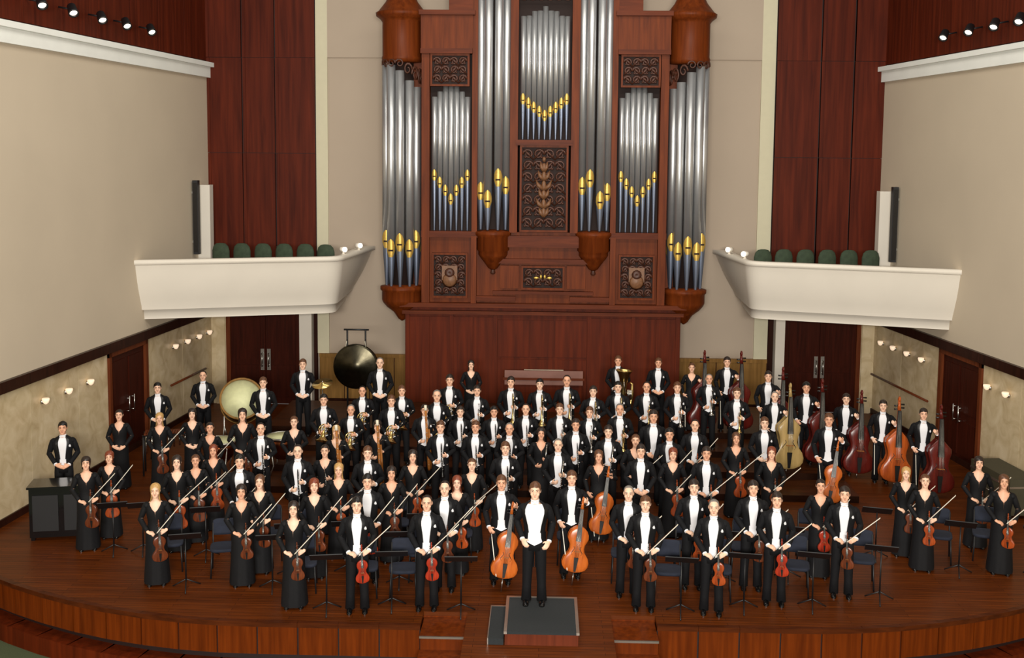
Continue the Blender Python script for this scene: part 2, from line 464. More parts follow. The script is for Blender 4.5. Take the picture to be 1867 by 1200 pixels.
# ------------------------------------------------------------------ balconies
def balcony(s, nm):
    wl = XL if s < 0 else XR
    root = empty('balcony', (0, 0, 3.0)); tag(root, 'white curved balcony above the %s rear door' % nm, 'balcony')
    def plan(yo, xo, push):
        """front line of the balcony from the side wall round the corner to the back wall; push = flare outwards"""
        pts = []
        y0 = 25.35 - push
        pts.append((abs(wl(y0)), y0))
        cx, cy = 5.0 - xo * .5, 26.75 - push
        r = .34
        # corner centre
        d = Vector((cx - abs(wl(y0)), cy - y0)).normalized()
        e = Vector((4.70 - xo * 1.7 - cx, YB - cy)).normalized()
        a = Vector((cx, cy)) - d * r; b = Vector((cx, cy)) + e * r
        for k in range(1, 5): pts.append(tuple(Vector((abs(wl(y0)), y0)).lerp(a, k / 5)))
        for k in range(9):
            t = k / 8
            pts.append(tuple(a * (1 - t) ** 2 + Vector((cx, cy)) * 2 * t * (1 - t) + b * t * t))
        for k in range(1, 5): pts.append(tuple(b.lerp(Vector((4.70 - xo * 1.7, YB - .001)), k / 4)))
        return [(s * x, y) for x, y in pts]
    # outer profile: (z, flare, corner flare)
    prof = [(3.02, -.42, -.42), (3.22, -.40, -.40), (3.24, -.30, -.32), (3.34, -.28, -.30), (3.5, -.22, -.24), (3.8, -.12, -.14), (4.1, -.05, -.06), (4.34, 0, 0), (4.36, .05, .05), (4.46, .05, .05)]
    outer = [[(x, y, z - 3.0) for x, y in plan(0, xo, p)] for z, p, xo in prof]
    inner = [[(x, y, z - 3.0) for x, y in plan(0, -.22 + xo, -.22 + p)] for z, p, xo in ((4.46, .02, .02), (4.40, -.05, -.05), (3.6, -.06, -.06), (3.02, -.45, -.45))]
    MB().ring_faces(outer[2:8], close=False).build('parapet', M['white'], root)
    MB().ring_faces(outer[:3], close=False).build('lower_band', M['white'], root)
    MB().ring_faces(outer[7:] + inner[:2], close=False).build('cap_rail', M['white'], root)
    MB().ring_faces(inner[1:3], close=False).build('parapet_lining', M['darkwood'], root)
    base = [(x, y) for x, y in plan(0, -.42, -.42)]
    wy = base[0][1]
    slab = base + [(s * abs(wl(YB)), YB - .002)]
    MB().prism(slab, .0, .06).build('soffit', M['white'], root)
    fl = [(x, y) for x, y in plan(0, -.24, -.24)] + [(s * abs(wl(YB)), YB - .002)]
    MB().prism(fl, .60, .68).build('balcony_floor', M['darkwood'], root)
    # round lamps on the end of the parapet
    for k, (x, y, w_) in enumerate(((5.05, 27.5, 'nearer'), (4.86, 28.7, 'farther'))):
        t = empty('parapet_lamp', (s * x, y, 4.46)); tag(t, 'small white round lamp on the %s balcony end, %s of the pair' % (nm, w_), 'lamp', 'parapet lamps')
        MB().lathe([(.05, 0), (.03, .03), (.03, .06), (.085, .075), (.105, .12), (.085, .17), (.0, .19)], 14).build('lamp_shell', M['white'], t)
        MB().lathe([(.0, 0), (.07, .0), (.06, .02), (0, .03)], 12, c=(-s * .05, -.075, .12), axis=(-s * .5, -.8, .1)).build('lens', M['dimlamp'], t)
    # seats
    for k in range(6):
        x = 5.55 + .545 * k; y = 27.75 + (.0 if k else -.1)
        t = empty('armchair', (s * x, y, 3.68), s * R(8))
        ordn = ('first', 'second', 'third', 'fourth', 'fifth', 'sixth')[k]
        tag(t, 'dark green upholstered armchair on the %s balcony, %s from the organ' % (nm, ordn), 'armchair', 'balcony armchairs')
        rings = []
        for z, w2, d in ((.36, .20, .06), (.60, .235, .075), (.80, .235, .075), (.92, .20, .065), (.985, .13, .045), (1.0, .05, .015)):
            rings.append([(w2 * math.cos(2 * PI * i / 14), .06 + d * math.sin(2 * PI * i / 14) + .04 * (1 - (math.cos(2 * PI * i / 14)) ** 2) * 0, z) for i in range(14)])
        MB().ring_faces(rings).build('backrest', M['seatgreen'], t)
        MB().box(-.22, .22, -.40, .04, .36, .45).build('seat', M['seatgreen'], t)
        for sx in (-1, 1): MB().box(sx * .25 - .03, sx * .25 + .03, -.38, .08, .0, .60).build('armrest', M['darkwood'], t)
balcony(-1, 'left'); balcony(1, 'right')

# white posts and column loudspeakers beside the wood panelling
for s, nm in ((-1, 'left'), (1, 'right')):
    y = 29.2; x = XL(y) if s < 0 else XR(y)
    o = MB().box(-.17, .17, -.15, .15, 0, 2.5).build('wall_post', M['white'], None, (x - s * .15, y, 3.62)); tag(o, 'narrow white post beside the wood panelling on the %s balcony' % nm, 'post')
    y = 28.7; x = (XL(y) if s < 0 else XR(y)) - s * .11
    t = empty('column_loudspeaker', (x, y, 4.3)); tag(t, 'tall thin black column loudspeaker on the %s wall' % nm, 'loudspeaker')
    MB().box(-.07, .07, -.09, .09, 0, 1.95).build('cabinet', M['black'], t)
    MB().box(-.055, .055, -.10, -.088, .06, 1.89).build('grille', M['blackgloss'], t)
    for z in (.3, 1.6): MB().box(min(0, s * .11), max(0, s * .11), -.03, .03, z, z + .06).build('bracket', M['chrome'], t)

# ------------------------------------------------------------------ organ
YO = 28.2
org = empty('pipe_organ', (0, YO, 0)); tag(org, 'tall mahogany pipe organ with silver pipes and gilded mouths on the back wall', 'organ')
def ob(x0, x1, y0, y1, z0, z1, name='case', m='organ'):
    return MB().box(x0, x1, y0, y1, z0, z1).build(name, M[m], org)
def both(x0, x1, *a, **k):
    ob(x0, x1, *a, **k); ob(-x1, -x0, *a, **k)
# base case and its panels
ob(-3.58, 3.58, .06, 1.68, 0, 3.12, 'base_case', 'organlow')
for i in range(5):
    e = [-3.5, -2.36, -1.22, 1.22, 2.36, 3.5]
    if i == 2:
        for a, b in ((-1.16, -.34), (-.30, .30), (.34, 1.16)):
            ob(a, b, 0.02, .08, 1.75, 2.72, 'base_panel', 'organlow'); ob(a, b, .03, .08, .3, 1.68, 'base_panel', 'organlow')
        continue
    a, b = e[i], e[i + 1]
    for p, q in ((a + .05, (a + b) / 2 - .02), ((a + b) / 2 + .02, b - .05)):
        ob(p, q, 0.02, .08, .25, 2.78, 'base_panel', 'organlow')
for x in (-3.5, -2.36, -1.22, 1.22, 2.36, 3.5): ob(x - .05, x + .05, -.02, .08, 0, 2.86, 'base_stile', 'organlow')
ob(-3.64, 3.64, -.08, .1, 2.86, 2.95, 'base_moulding', 'organtrim')
ob(-3.7, 3.7, -.16, .1, 3.05, 3.16, 'base_moulding', 'organtrim')
# middle storey behind the pipe feet
ob(-3.1, 3.1, .12, 1.6, 3.12, 5.0, 'middle_case', 'organ')
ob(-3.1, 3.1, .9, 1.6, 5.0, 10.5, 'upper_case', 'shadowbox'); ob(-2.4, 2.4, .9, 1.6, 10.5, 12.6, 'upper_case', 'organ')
both(.86, 3.16, -.04, .16, 4.86, 5.02, 'impost_rail', 'organtrim')
both(.70, 1.75, -.03, .14, 3.22, 3.34, 'middle_rail', 'organtrim')
ob(-1.0, 1.0, -.05, .14, 4.62, 4.92, 'middle_panel', 'organtrim')
both(.62, 1.1, -.02, .14, 3.55, 4.15, 'middle_panel', 'organ')
ob(-1.3, 1.3, -.06, .13, 4.2, 4.32, 'middle_moulding', 'organtrim')
ob(-1.3, 1.3, -.04, .13, 3.40, 3.48, 'middle_moulding', 'organtrim')
both(1.72, 1.86, -.08, .14, 3.16, 4.9, 'middle_stile', 'organ')

def spiral(mb, cx, cz, r, d, turns=1.3, y=0.0, rad=.022):
    pts = []
    for k in range(15):
        t = k / 14; a = turns * 2 * PI * t
        rr = r * (1 - .78 * t)
        pts.append((cx + d * rr * math.cos(a), y, cz + rr * math.sin(a)))
    mb.tube(pts, [rad * (1.1 - .6 * k / 14) for k in range(15)], 5)
def carved(x0, x1, z0, z1, y=-.02, m='carving', bg='shadowbox', motif='leaf', gilt=False):
    ob(x0, x1, y + .03, y + .12, z0, z1, 'carved_panel_ground', bg)
    f = .05
    for a in ((x0, x1, z0, z0 + f), (x0, x1, z1 - f, z1), (x0, x0 + f, z0 + f, z1 - f), (x1 - f, x1, z0 + f, z1 - f)):
        ob(a[0], a[1], y - .02, y + .06, a[2], a[3], 'carved_panel_frame', 'organ')
    mb = MB(); cx = (x0 + x1) / 2; W = (x1 - x0) / 2 - .07; H = z1 - z0 - .16
    cols = 4 if W > .3 else 2; cw = 2 * W / cols
    n = max(2, round(H / cw))
    for k in range(n):
        cz = z0 + .08 + H * (k + .5) / n; r = min(cw * .5, H / n * .5)
        for c in range(cols):
            x = cx - W + cw * (c + .5); d = 1 if (c + k) % 2 else -1
            spiral(mb, x, cz, r, d, 1.4, y + .015, .034)
            mb.tube([(x - d * r, y + .02, cz - r), (x, y - .015, cz + r * .1), (x + d * r * .9, y + .01, cz + r)], [.015, .038, .008], 5)
            mb.ell((x + d * r * .5, y, cz - r * .55), (r * .32, .03, r * .2), 7, 4)
    mb.build('carving', M[m], org)
    if motif == 'figure':
        g = MB()
        h = z1 - z0
        c = (z0 + z1) / 2
        for zz, wd, ht in ((-.27, .12, .10), (-.17, .19, .10), (-.06, .13, .09), (.04, .20, .11), (.15, .15, .10), (.25, .09, .09)):
            for d in (-1, 1):
                g.tube([(cx, y - .02, c + (zz - .05) * h), (cx + d * wd * .7, y - .05, c + zz * h), (cx + d * wd, y - .02, c + (zz + .06) * h)], [.05, .055, .012], 6)
            g.ell((cx, y - .04, c + zz * h), (.065, .05, ht * h * .55), 8, 6)
        g.ell((cx, y - .05, c + .34 * h), (.05, .05, .07), 8, 6)
        g.build('carved_figure', M['carvelight'], org)
    if motif == 'shield':
        g = MB()
        h = z1 - z0; c = (z0 + z1) / 2
        g.prism([(cx - .2, y - .05), (cx + .2, y - .05), (cx + .2, y + .04), (cx - .2, y + .04)], c - .1 * h, c + .22 * h)
        g.lathe([(.2, -.01), (.14, .03), (0, .05)], 16, c=(cx, y - .05, c - .1 * h), axis=(0, -1, 0))
        g.build('carved_shield', M['carvelight'], org)
        r = MB(); r.lathe([(.13, 0), (.10, .04), (.04, .05), (0, .02)], 14, c=(cx, y - .055, c + .06 * h), axis=(0, -1, 0)); r.build('carved_boss', M['carving'], org)
    if gilt:
        g = MB()
        for d in (-1, 1):
            g.ell((cx + d * .17, y - .02, (z0 + z1) / 2), (.07, .02, .035)); g.ell((cx + d * .05, y - .03, (z0 + z1) / 2 + .03), (.03, .02, .06))
        g.build('gilt_ornament', M['gold'], org)
for s in (-1, 1):
    a, b = sorted((s * 1.95, s * 2.88)); carved(a, b, 3.28, 4.45, y=.02, motif='shield')
    a, b = sorted((s * 1.92, s * 2.92)); carved(a, b, 8.72, 9.54, y=-.06)
    a, b = sorted((s * .70, s * .58))
carved(-.56, .56, 3.52, 4.14, y=.0, gilt=True)
carved(-.62, .62, 5.02, 7.24, y=-.02, motif='figure')
ob(-.72, .72, -.12, .3, 7.24, 7.38, 'centre_ledge', 'organtrim')
# uprights
for x, w2, z1 in ((3.04, .10, 9.75), (1.78, .07, 12.6), (.78, .10, 12.6)):
    both(x - w2, x + w2, -.06, .9, 3.16 if x > 3 else 5.0, z1, 'upright', 'organ')
# top beams over the flats
both(1.84, 3.16, -.10, .9, 9.62, 10.50, 'top_beam', 'organ')
both(1.84, 3.16, -.18, .2, 9.54, 9.66, 'top_beam_moulding', 'organtrim')
both(1.78, 3.2, -.2, .9, 10.50, 10.62, 'top_beam_cornice', 'organtrim')
both(1.8, 2.45, -.05, .9, 10.62, 12.6, 'upper_flank', 'organtrim')

def pipe(x, y, r, zfoot, zmouth, ztop, n=12, gold=True, foot='pipefoot'):
    """one pipe: tapered foot, mouth, cylinder; y is in the organ's own frame"""
    p = put('pipe', MB().lathe([(r, zmouth - zfoot), (r, ztop - zfoot), (r * .86, ztop - zfoot + .001), (r * .84, ztop - zfoot - .15)], n).mesh('pipe'), M['pipe'], org, (x, y, zfoot))
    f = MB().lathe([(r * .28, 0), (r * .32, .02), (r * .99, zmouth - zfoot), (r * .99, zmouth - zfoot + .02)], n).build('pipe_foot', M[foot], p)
    h = r * 3.4
    g = MB()
    z = zmouth - zfoot
    pts = []
    rows = [(z - h * .42, .45), (z - h * .05, 1.0), (z + h * .04, 1.05), (z + h * .35, 1.0), (z + h * .62, .6), (z + h * .78, .10)]
    rr = []
    for zz, wd in rows:
        R_ = r * 1.045 if zz > z else r * 1.045 * (1 - .55 * (z - zz) / max(.2, z))
        rr.append([(R_ * math.sin(a), -R_ * math.cos(a), zz) for a in [wd * (-1.05 + 2.1 * k / 6) for k in range(7)]])
    g.ring_faces(rr, close=False)
    if gold: g.build('pipe_mouth', M['gold'], p)
    else: g.build('pipe_mouth', M['pipefoot'], p)
    MB().box(-r * .55, r * .55, -r * 1.12, -r * .9, z - .01, z + r * .28).build('mouth_slot', M['shadowbox'], p)
    return p
# flats between the towers: seven pipes rising to the middle, mouths falling in a V
for s in (-1, 1):
    n = 7; x0, x1 = 1.90, 2.90
    wd = (x1 - x0) / n
    for k in range(n):
        c = abs(k - 3) / 3
        pipe(s * (x0 + wd * (k + .5)), .12, wd * .495, 5.02, 5.80 + .62 * c ** .9, 8.86 - .40 * c)
    for k in range(8):   # short inner feet
        pass
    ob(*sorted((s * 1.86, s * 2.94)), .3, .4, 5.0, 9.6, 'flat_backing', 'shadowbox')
# centre flat
for k in range(9):
    wd = 1.26 / 9; c = abs(k - 4) / 4
    pipe(-.63 + wd * (k + .5), .1, wd * .495, 7.38, 7.96 + .42 * c, 10.75 - .25 * c if k % 2 == 0 else 10.70 - .25 * c)
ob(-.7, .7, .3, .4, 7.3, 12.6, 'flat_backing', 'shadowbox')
mbt = MB()
for k in range(6):
    for d in (-1, 1): spiral(mbt, -.55 + .22 * k, 10.95, .11, d, 1.2, -.02, .02)
mbt.build('pipe_shade', M['carving'], org)
ob(-.68, .68, .0, .1, 11.1, 12.6, 'centre_head', 'organ')
# tall pointed towers beside the centre
for s in (-1, 1):
    cx = s * 1.30
    for k in range(4):
        a = R(-66 + 44 * k)
        pipe(cx + .35 * math.sin(a), .18 - .36 * math.cos(a), .112, 5.06, ((6.0, 5.8, 6.35, 6.15) if s < 0 else (6.15, 6.35, 5.8, 6.0))[k], 12.5)
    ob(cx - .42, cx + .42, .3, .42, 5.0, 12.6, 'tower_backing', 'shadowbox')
    MB().lathe([(.05, 4.02), (.12, 4.06), (.22, 4.2), (.33, 4.34), (.38, 4.42), (.38, 4.5), (.42, 4.54), (.42, 4.88), (.47, 4.94), (.47, 5.02), (.2, 5.06)], 20, c=(cx, .1, 0)).build('tower_corbel', M['organ'], org)
    MB().lathe([(.04, 3.9), (.07, 3.94), (.05, 4.0), (.06, 4.04)], 10, c=(cx, .1, 0)).build('tower_pendant', M['carving'], org)
# round outer towers
for s in (-1, 1):
    cx = s * 3.69; cy = .30
    MB().lathe([(.02, 2.62), (.10, 2.68), (.22, 2.86), (.40, 3.0), (.50, 3.12), (.53, 3.2), (.53, 3.42), (.57, 3.46), (.57, 3.54), (.3, 3.6)], 24, c=(cx, cy, 0)).build('tower_bowl', M['organ'], org)
    MB().lathe([(.3, 9.32), (.50, 9.34), (.52, 9.44), (.50, 9.5), (.50, 10.35), (.55, 10.42), (.66, 10.50), (.67, 10.58), (.60, 10.62), (.42, 10.85), (.30, 11.1), (.24, 11.6), (.0, 12.0)], 24, c=(cx, cy, 0)).build('tower_cap', M['organ'], org)
    for k in range(9):
        a = R(-100 + 25 * k)
        m = MB(); spiral(m, 0, 0, .10, 1 if k % 2 else -1, 1.3, 0, .022)
        o = m.build('cap_carving', M['carving'], org, (cx + .49 * math.sin(a), cy - .49 * math.cos(a), 9.28)); o.rotation_euler = (0, 0, a)
        q = max(0, -s * math.sin(a)); o.location.z -= .34 * q; o.scale = (1.15, 1.2, 1.2 + 1.1 * q)
    for k in range(7):
        a = R(-108 + 36 * k)
        c = -s * math.sin(a)
        pipe(cx + .405 * math.sin(a), cy - .405 * math.cos(a), .116, 3.56, (4.5, 4.72, 4.5, 4.66, 4.5, 4.72, 4.5)[k], 9.25 - .42 * max(0, c + .35))
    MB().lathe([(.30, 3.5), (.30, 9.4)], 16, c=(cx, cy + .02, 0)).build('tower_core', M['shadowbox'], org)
    ob(*sorted((s * 3.12, s * 3.75)), .4, 1.68, 3.12, 9.6, 'tower_back', 'organ')
    # side return of the upper case
    ob(*sorted((s * 3.1, s * 3.5)), .5, 1.68, 9.6, 10.5, 'tower_back', 'organ')

# organ console at the foot
con = empty('organ_console', (.05, 27.15, .56)); tag(con, 'wooden organ keydesk with pale ledge at the foot of the organ', 'console')
MB().box(-.95, .95, 0, .72, 0, .82).build('console_body', M['organlow'], con)
MB().box(-1.02, 1.02, -.1, .74, .82, .88).build('console_ledge', M['organtrim'], con)
MB().box(-.98, .98, -.08, -.03, .70, 1.06).build('music_desk', plain('console_grey_pink_desk', (128, 86, 74), .4), con)
for k in range(3): MB().box(-.5, .5, -.06 + .14 * k, .05 + .14 * k, .885 + .05 * k, .91 + .05 * k).build('keyboard', M['ivory'], con)
# ------------------------------------------------------------------ people: templates
SKINS = [plain('skin_%d' % i, c, .5, var=.05, scale=14) for i, c in enumerate(((236, 186, 156), (226, 170, 138), (240, 196, 168)))]
LIPS = plain('lips', (196, 122, 104), .45)
HAIRS = dict(
    dark=plain('dark_brown_hair', (40, 28, 22), .45, var=.3, scale=40),
    black=plain('black_hair', (22, 19, 18), .4, var=.3, scale=40),
    brown=plain('brown_hair', (92, 58, 36), .45, var=.3, scale=40),
    auburn=plain('auburn_hair', (124, 58, 34), .45, var=.3, scale=40),
    blonde=plain('blonde_hair', (190, 150, 92), .45, var=.25, scale=40),
    grey=plain('grey_hair', (118, 112, 106), .5, var=.2, scale=40))
M.update(
    coat=plain('black_tailcoat_wool', (15, 15, 18), .8, var=.15, scale=30, spec=.25),
    lapel=plain('black_satin_lapel', (13, 13, 16), .4, var=.1),
    dress=plain('black_dress_cloth', (12, 12, 15), .75, var=.2, scale=24, spec=.3),
    shirt=plain('white_shirt_cotton', (236, 236, 240), .7, var=.02, scale=30),
    eye=plain('eye_dark', (46, 34, 28), .3),
    shoe=plain('black_patent_leather', (12, 12, 13), .2),
    violin=wood('violin_varnish_amber', (126, 50, 20), (168, 76, 32), .25, (30, 30, 6), .4),
    violinred=wood('violin_varnish_red', (130, 34, 20), (172, 56, 30), .25, (30, 30, 6), .4),
    violindark=wood('violin_varnish_brown', (78, 36, 20), (112, 56, 30), .25, (30, 30, 6), .4),
    cello=wood('cello_varnish_orange', (160, 74, 24), (204, 108, 42), .25, (18, 18, 3), .4),
    bassred=wood('bass_varnish_dark_red', (70, 18, 14), (100, 30, 22), .28, (14, 14, 2), .4),
    bassamber=wood('bass_varnish_amber', (150, 66, 24), (192, 92, 36), .28, (14, 14, 2), .4),
    basspale=wood('bass_varnish_pale', (146, 122, 74), (178, 150, 98), .3, (14, 14, 2), .3),
    ebony=plain('ebony', (16, 14, 13), .35),
    string=plain('string_steel', (190, 186, 178), .3, 1.0),
    bowstick=wood('bow_stick_wood', (84, 44, 26), (116, 64, 38), .3, (20, 20, 20)),
    bowhair=plain('bow_hair', (226, 220, 204), .6),
    brass=plain('lacquered_brass', (214, 184, 118), .25, 1.0, var=.05),
    silverbrass=plain('silver_plated_brass', (206, 204, 198), .22, 1.0, var=.05),
    bassoonwood=wood('maple_bassoon', (128, 76, 30), (176, 112, 50), .3, (20, 20, 4), .4))

HEAD = [(1.553, .026, .028, -.066), (1.566, .042, .046, -.052), (1.585, .054, .064, -.036), (1.61, .063, .078, -.022), (1.64, .070, .090, -.008),
        (1.67, .0745, .096, .0), (1.705, .077, .098, .003), (1.735, .072, .092, .005), (1.76, .058, .075, .008), (1.776, .036, .048, .010), (1.783, .012, .016, .010)]
def head_at(z):
    H = HEAD
    if z <= H[0][0]: return H[0][1:]
    for a, b in zip(H[:-1], H[1:]):
        if a[0] <= z <= b[0]:
            t = (z - a[0]) / (b[0] - a[0]); return tuple(a[i] + (b[i] - a[i]) * t for i in (1, 2, 3))
    return H[-1][1:]

def ellring(a, b, z, n=20, cy=0.0, t0=None):
    return [(a * math.cos(2 * PI * k / n), cy + b * math.sin(2 * PI * k / n), z) for k in range(n)]

# arm poses: for the person's right (-1, camera left) and left (+1) hand: elbow, wrist, finger direction, palm normal, curl
POSES = {
    'fold': {-1: ((-.262, .02, 1.17), (-.115, -.20, 1.0), (.86, -.42, -.30), (.25, .75, -.45), .45), 1: ((.262, .02, 1.17), (.115, -.21, .985), (-.86, -.42, -.30), (-.25, .75, -.45), .45)},
    'violin': {-1: ((-.262, .0, 1.17), (-.115, -.23, 1.0), (.88, -.42, -.18), (.1, .35, -.9), .75), 1: ((.262, .02, 1.17), (.185, -.22, 1.02), (-.80, -.50, -.25), (-.3, .6, -.7), .8)},
    'wind': {-1: ((-.262, .02, 1.17), (-.10, -.24, 1.02), (.70, -.66, .20), (.5, .6, .3), .8), 1: ((.262, .0, 1.20), (.13, -.25, 1.16), (-.75, -.60, .20), (-.4, .7, .3), .8)},
    'big': {-1: ((-.262, .05, 1.17), (-.20, -.19, .98), (.45, -.70, -.5), (.7, .2, -.6), .7), 1: ((.34, .0, 1.22), (.25, -.24, 1.32), (-.45, -.55, .65), (-.5, .8, .2), .85)},
    'conductor': {-1: ((-.262, .06, 1.20), (-.17, -.17, 1.0), (.40, -.75, -.45), (.6, .3, -.7), .5), 1: ((.262, .06, 1.18), (.21, -.17, .97), (-.40, -.75, -.45), (-.6, .3, -.7), .5)},
}

def add_hand(mb, wrist, d, n, curl, side):
    d = Vector(d).normalized(); n = Vector(n); n = (n - d * n.dot(d)).normalized()
    s = d.cross(n) * side
    # s points to the thumb side
    if s.z < 0 and abs(d.z) < .7: s = s if s.z > 0 else -s
    w0 = Vector(wrist)
    mb.tube([w0 - d * .02, w0 + d * .02, w0 + d * .055, w0 + d * .092], [.026, .033, .040, .038], 10, flat=(n, .45))
    for i, (o, L, r) in enumerate(((.029, .070, .0092), (.010, .078, .0095), (-.010, .073, .0092), (-.028, .056, .0085))):
        p = w0 + d * (.088 - .004 * abs(i - 1)) + s * o; q = [p - d * .02, p]; a = 0.15
        for seg in (.45, .30, .25):
            a += curl * (.75 if seg == .45 else 1.0)
            p = p + (d * math.cos(a) + n * math.sin(a)) * L * seg; q.append(p)
        mb.tube(q, [r, r, r * .97, r * .9, r * .75], 7)
    t0 = w0 + d * .025 + s * .026
    t1 = t0 + (d * .55 + s * .75 + n * .35).normalized() * .038
    t2 = t1 + (d * .85 + s * .15 + n * .55).normalized() * .030
    mb.tube([t0 - s * .01, t0, t1, t2], [.015, .014, .0115, .009], 7)

def body_mesh(sex, pose):
    mb = MB()
    f = sex == 'w'
    sh = .158 if f else .178
    # trunk, neck, head
    T = [(.86, .13, .085), (.95, .145, .10), (1.08, .115 if f else .13, .085), (1.22, .125 if f else .15, .10), (1.33, .145 if f else .165, .112 if f else .115), (1.42, .15 if f else .165, .092), (1.455, .13 if f else .145, .078), (1.485, .085, .066), (1.51, .056, .056)]
    mb.ring_faces([ellring(a, b, z) for z, a, b in T])
    mb.tube([(0, .012, 1.44), (0, .008, 1.52), (0, -.004, 1.60)], [.062, .052 if f else .058, .055], 14)
    mb.ring_faces([ellring(a, b, z, 18, cy) for z, a, b, cy in HEAD])
    mb.tube([(0, -.088, 1.70), (0, -.104, 1.672), (0, -.118, 1.646), (0, -.098, 1.637)], [.008, .011, .0155, .012], 8)
    for s in (-1, 1):
        mb.ell((s * .014, -.100, 1.643), (.010, .012, .009), 8, 5)
        mb.ell((s * .078, .012, 1.664), (.012, .022, .032), 8, 6)
        mb.tube([(s * .055, -.074, 1.708), (s * .03, -.093, 1.712), (s * .008, -.094, 1.706)], [.008, .010, .007], 6)
        mb.ell((s * .045, -.062, 1.632), (.024, .026, .022), 8, 5)
    mb.ell((0, -.089, 1.612), (.024, .013, .0065), 10, 5)
    mb.ell((0, -.087, 1.600), (.020, .013, .007), 10, 5)
    mb.ell((0, -.082, 1.568), (.02, .014, .014), 8, 5)
    for s, (el, wr, d, n, c) in POSES[pose].items():
        mb.tube([(s * .10, 0, 1.41), (s * sh, 0, 1.41), tuple(Vector((s * (sh + .02), .005, 1.36))), el, tuple(Vector(el).lerp(Vector(wr), .4)), wr],
                [.05, .055, .05, .038, .037, .026], 10)
        add_hand(mb, wr, d, n, c, s)
        mb.tube([(s * .075, 0, .93), (s * .10, -.01, .50), (s * .105, .015, .28), (s * .112, .03, .07)], [.08, .052, .046, .034], 10)
        mb.tube([(s * .114, .05, .04), (s * .116, -.05, .032), (s * .118, -.13, .024)], [.028, .026, .018], 8)
    me = mb.mesh('raw')
    o = bpy.data.objects.new('tmp', me); COL.objects.link(o)
    r = o.modifiers.new('r', 'REMESH'); r.mode = 'VOXEL'; r.voxel_size = .0085; r.use_smooth_shade = True
    sm = o.modifiers.new('s', 'SMOOTH'); sm.factor = .35; sm.iterations = 1
    dc = o.modifiers.new('d', 'DECIMATE'); dc.ratio = .30
    dg = bpy.context.evaluated_depsgraph_get()
    out = bpy.data.meshes.new_from_object(o.evaluated_get(dg))
    bpy.data.objects.remove(o); bpy.data.meshes.remove(me)
    out.materials.clear(); out.materials.append(SKINS[0])
    for p in out.polygons:
        c = p.center
        p.use_smooth = True
        p.material_index = 0
    return out

def gapring(a, b, z, w, n=24, cy=0.0, pw=.85):
    """horizontal garment ring open at the front by half-width w"""
    g = math.asin(min(.98, w / a)) if w > 0 else 0.0
    out = []
    for k in range(n + 1):
        t = -PI / 2 + g + (2 * PI - 2 * g) * k / n
        c, s_ = math.cos(t), math.sin(t)
        out.append((a * math.copysign(abs(c) ** pw, c), cy + b * math.copysign(abs(s_) ** pw, s_), z))
    return out

COATR = [(.94, .158, .122, .056), (1.0, .158, .122, .046), (1.08, .152, .120, .044), (1.18, .162, .126, .052), (1.28, .184, .134, .064), (1.36, .204, .136, .074), (1.42, .200, .122, .074), (1.46, .172, .102, .066), (1.49, .125, .085, .056), (1.515, .082, .078, .042), (1.53, .072, .074, .035)]
def sleeves(mb, pose, sh, r0, cuff):
    for s, (el, wr, d, n, c) in POSES[pose].items():
        el = Vector(el); wr = Vector(wr)
        mb.ell((s * (sh - .02), 0, 1.415), (.066, .072, .062), 12, 7)
        mb.tube([(s * (sh - .05), 0, 1.42), (s * sh, .0, 1.405), tuple(Vector((s * sh, 0, 1.405)).lerp(el, .35)), tuple(Vector((s * sh, 0, 1.405)).lerp(el, .8)), el, tuple(el.lerp(wr, .3)), tuple(el.lerp(wr, .65)), tuple(el.lerp(wr, .93))],
                [.06, r0, r0 * .98, r0 * .86, r0 * .84, r0 * .8, r0 * .72, cuff], 12)

def coat_mesh(pose, wide=1.0):
    mb = MB()
    mb.ring_faces([gapring(a, b, z, w_ * wide) for z, a, b, w_ in COATR], close=False)
    sleeves(mb, pose, .186, .060, .041)
    # tails
    for s in (-1, 1):
        rows = []
        for z, w2, d in ((1.04, .165, .120), (.92, .165, .128), (.75, .155, .135), (.58, .13, .135), (.48, .10, .13)):
            rows.append([(s * (.005 + (w2 - .005) * k / 6), d * math.sqrt(max(.05, 1 - (k / 6 * .9) ** 2)), z) for k in range(7)])
        mb.ring_faces(rows, close=False)
        mb.ring_faces([[(x, y - .012, z) for x, y, z in r] for r in rows], close=False)
    return mb.mesh('tailcoat')
def lapel_mesh(wide=1.0):
    mb = MB()
    for s in (-1, 1):
        rows = []
        for z, a, b, w_ in COATR[2:]:
            w0 = w_ * wide - .003; w1 = w_ * wide + (.045 if 1.2 < z < 1.48 else .018)
            r = []
            for k in range(4):
                x = w0 + (w1 - w0) * k / 3
                t = min(.99, (x / a)) ; y = -b * (1 - t ** (2 / .85)) ** (.85 / 2) - .007
                r.append((s * x, y, z))
            rows.append(r)
        mb.ring_faces(rows, close=False)
    return mb.mesh('lapels')
def shirt_mesh(pose, wide=1.0):
    mb = MB()
    rows = []
    for z, a, b, w_ in COATR[:-1]:
        if z > 1.505: continue
        ww = min(a * .85, w_ * wide + .03)
        rows.append([(x, -(b - .007) * (1 - min(.99, abs(x) / a) ** 2.35) ** .425, z) for x in [ww * (-1 + 2 * k / 8) for k in range(9)]])
    # waistcoat points below the waist
    low = [(x, y - .006, z - .05 + .45 * abs(x)) for x, y, z in rows[0]]
    mb.ring_faces([low] + rows, close=False)
    mb.lathe([(.066, 1.485), (.064, 1.50), (.062, 1.545), (.058, 1.545), (.058, 1.49)], 18, c=(0, .004, 0))
    for s, (el, wr, d, n, c) in POSES[pose].items():
        el = Vector(el); wr = Vector(wr)
        mb.tube([tuple(el.lerp(wr, .88)), tuple(el.lerp(wr, 1.0))], [.038, .037], 10)
    return mb.mesh('shirt_front')
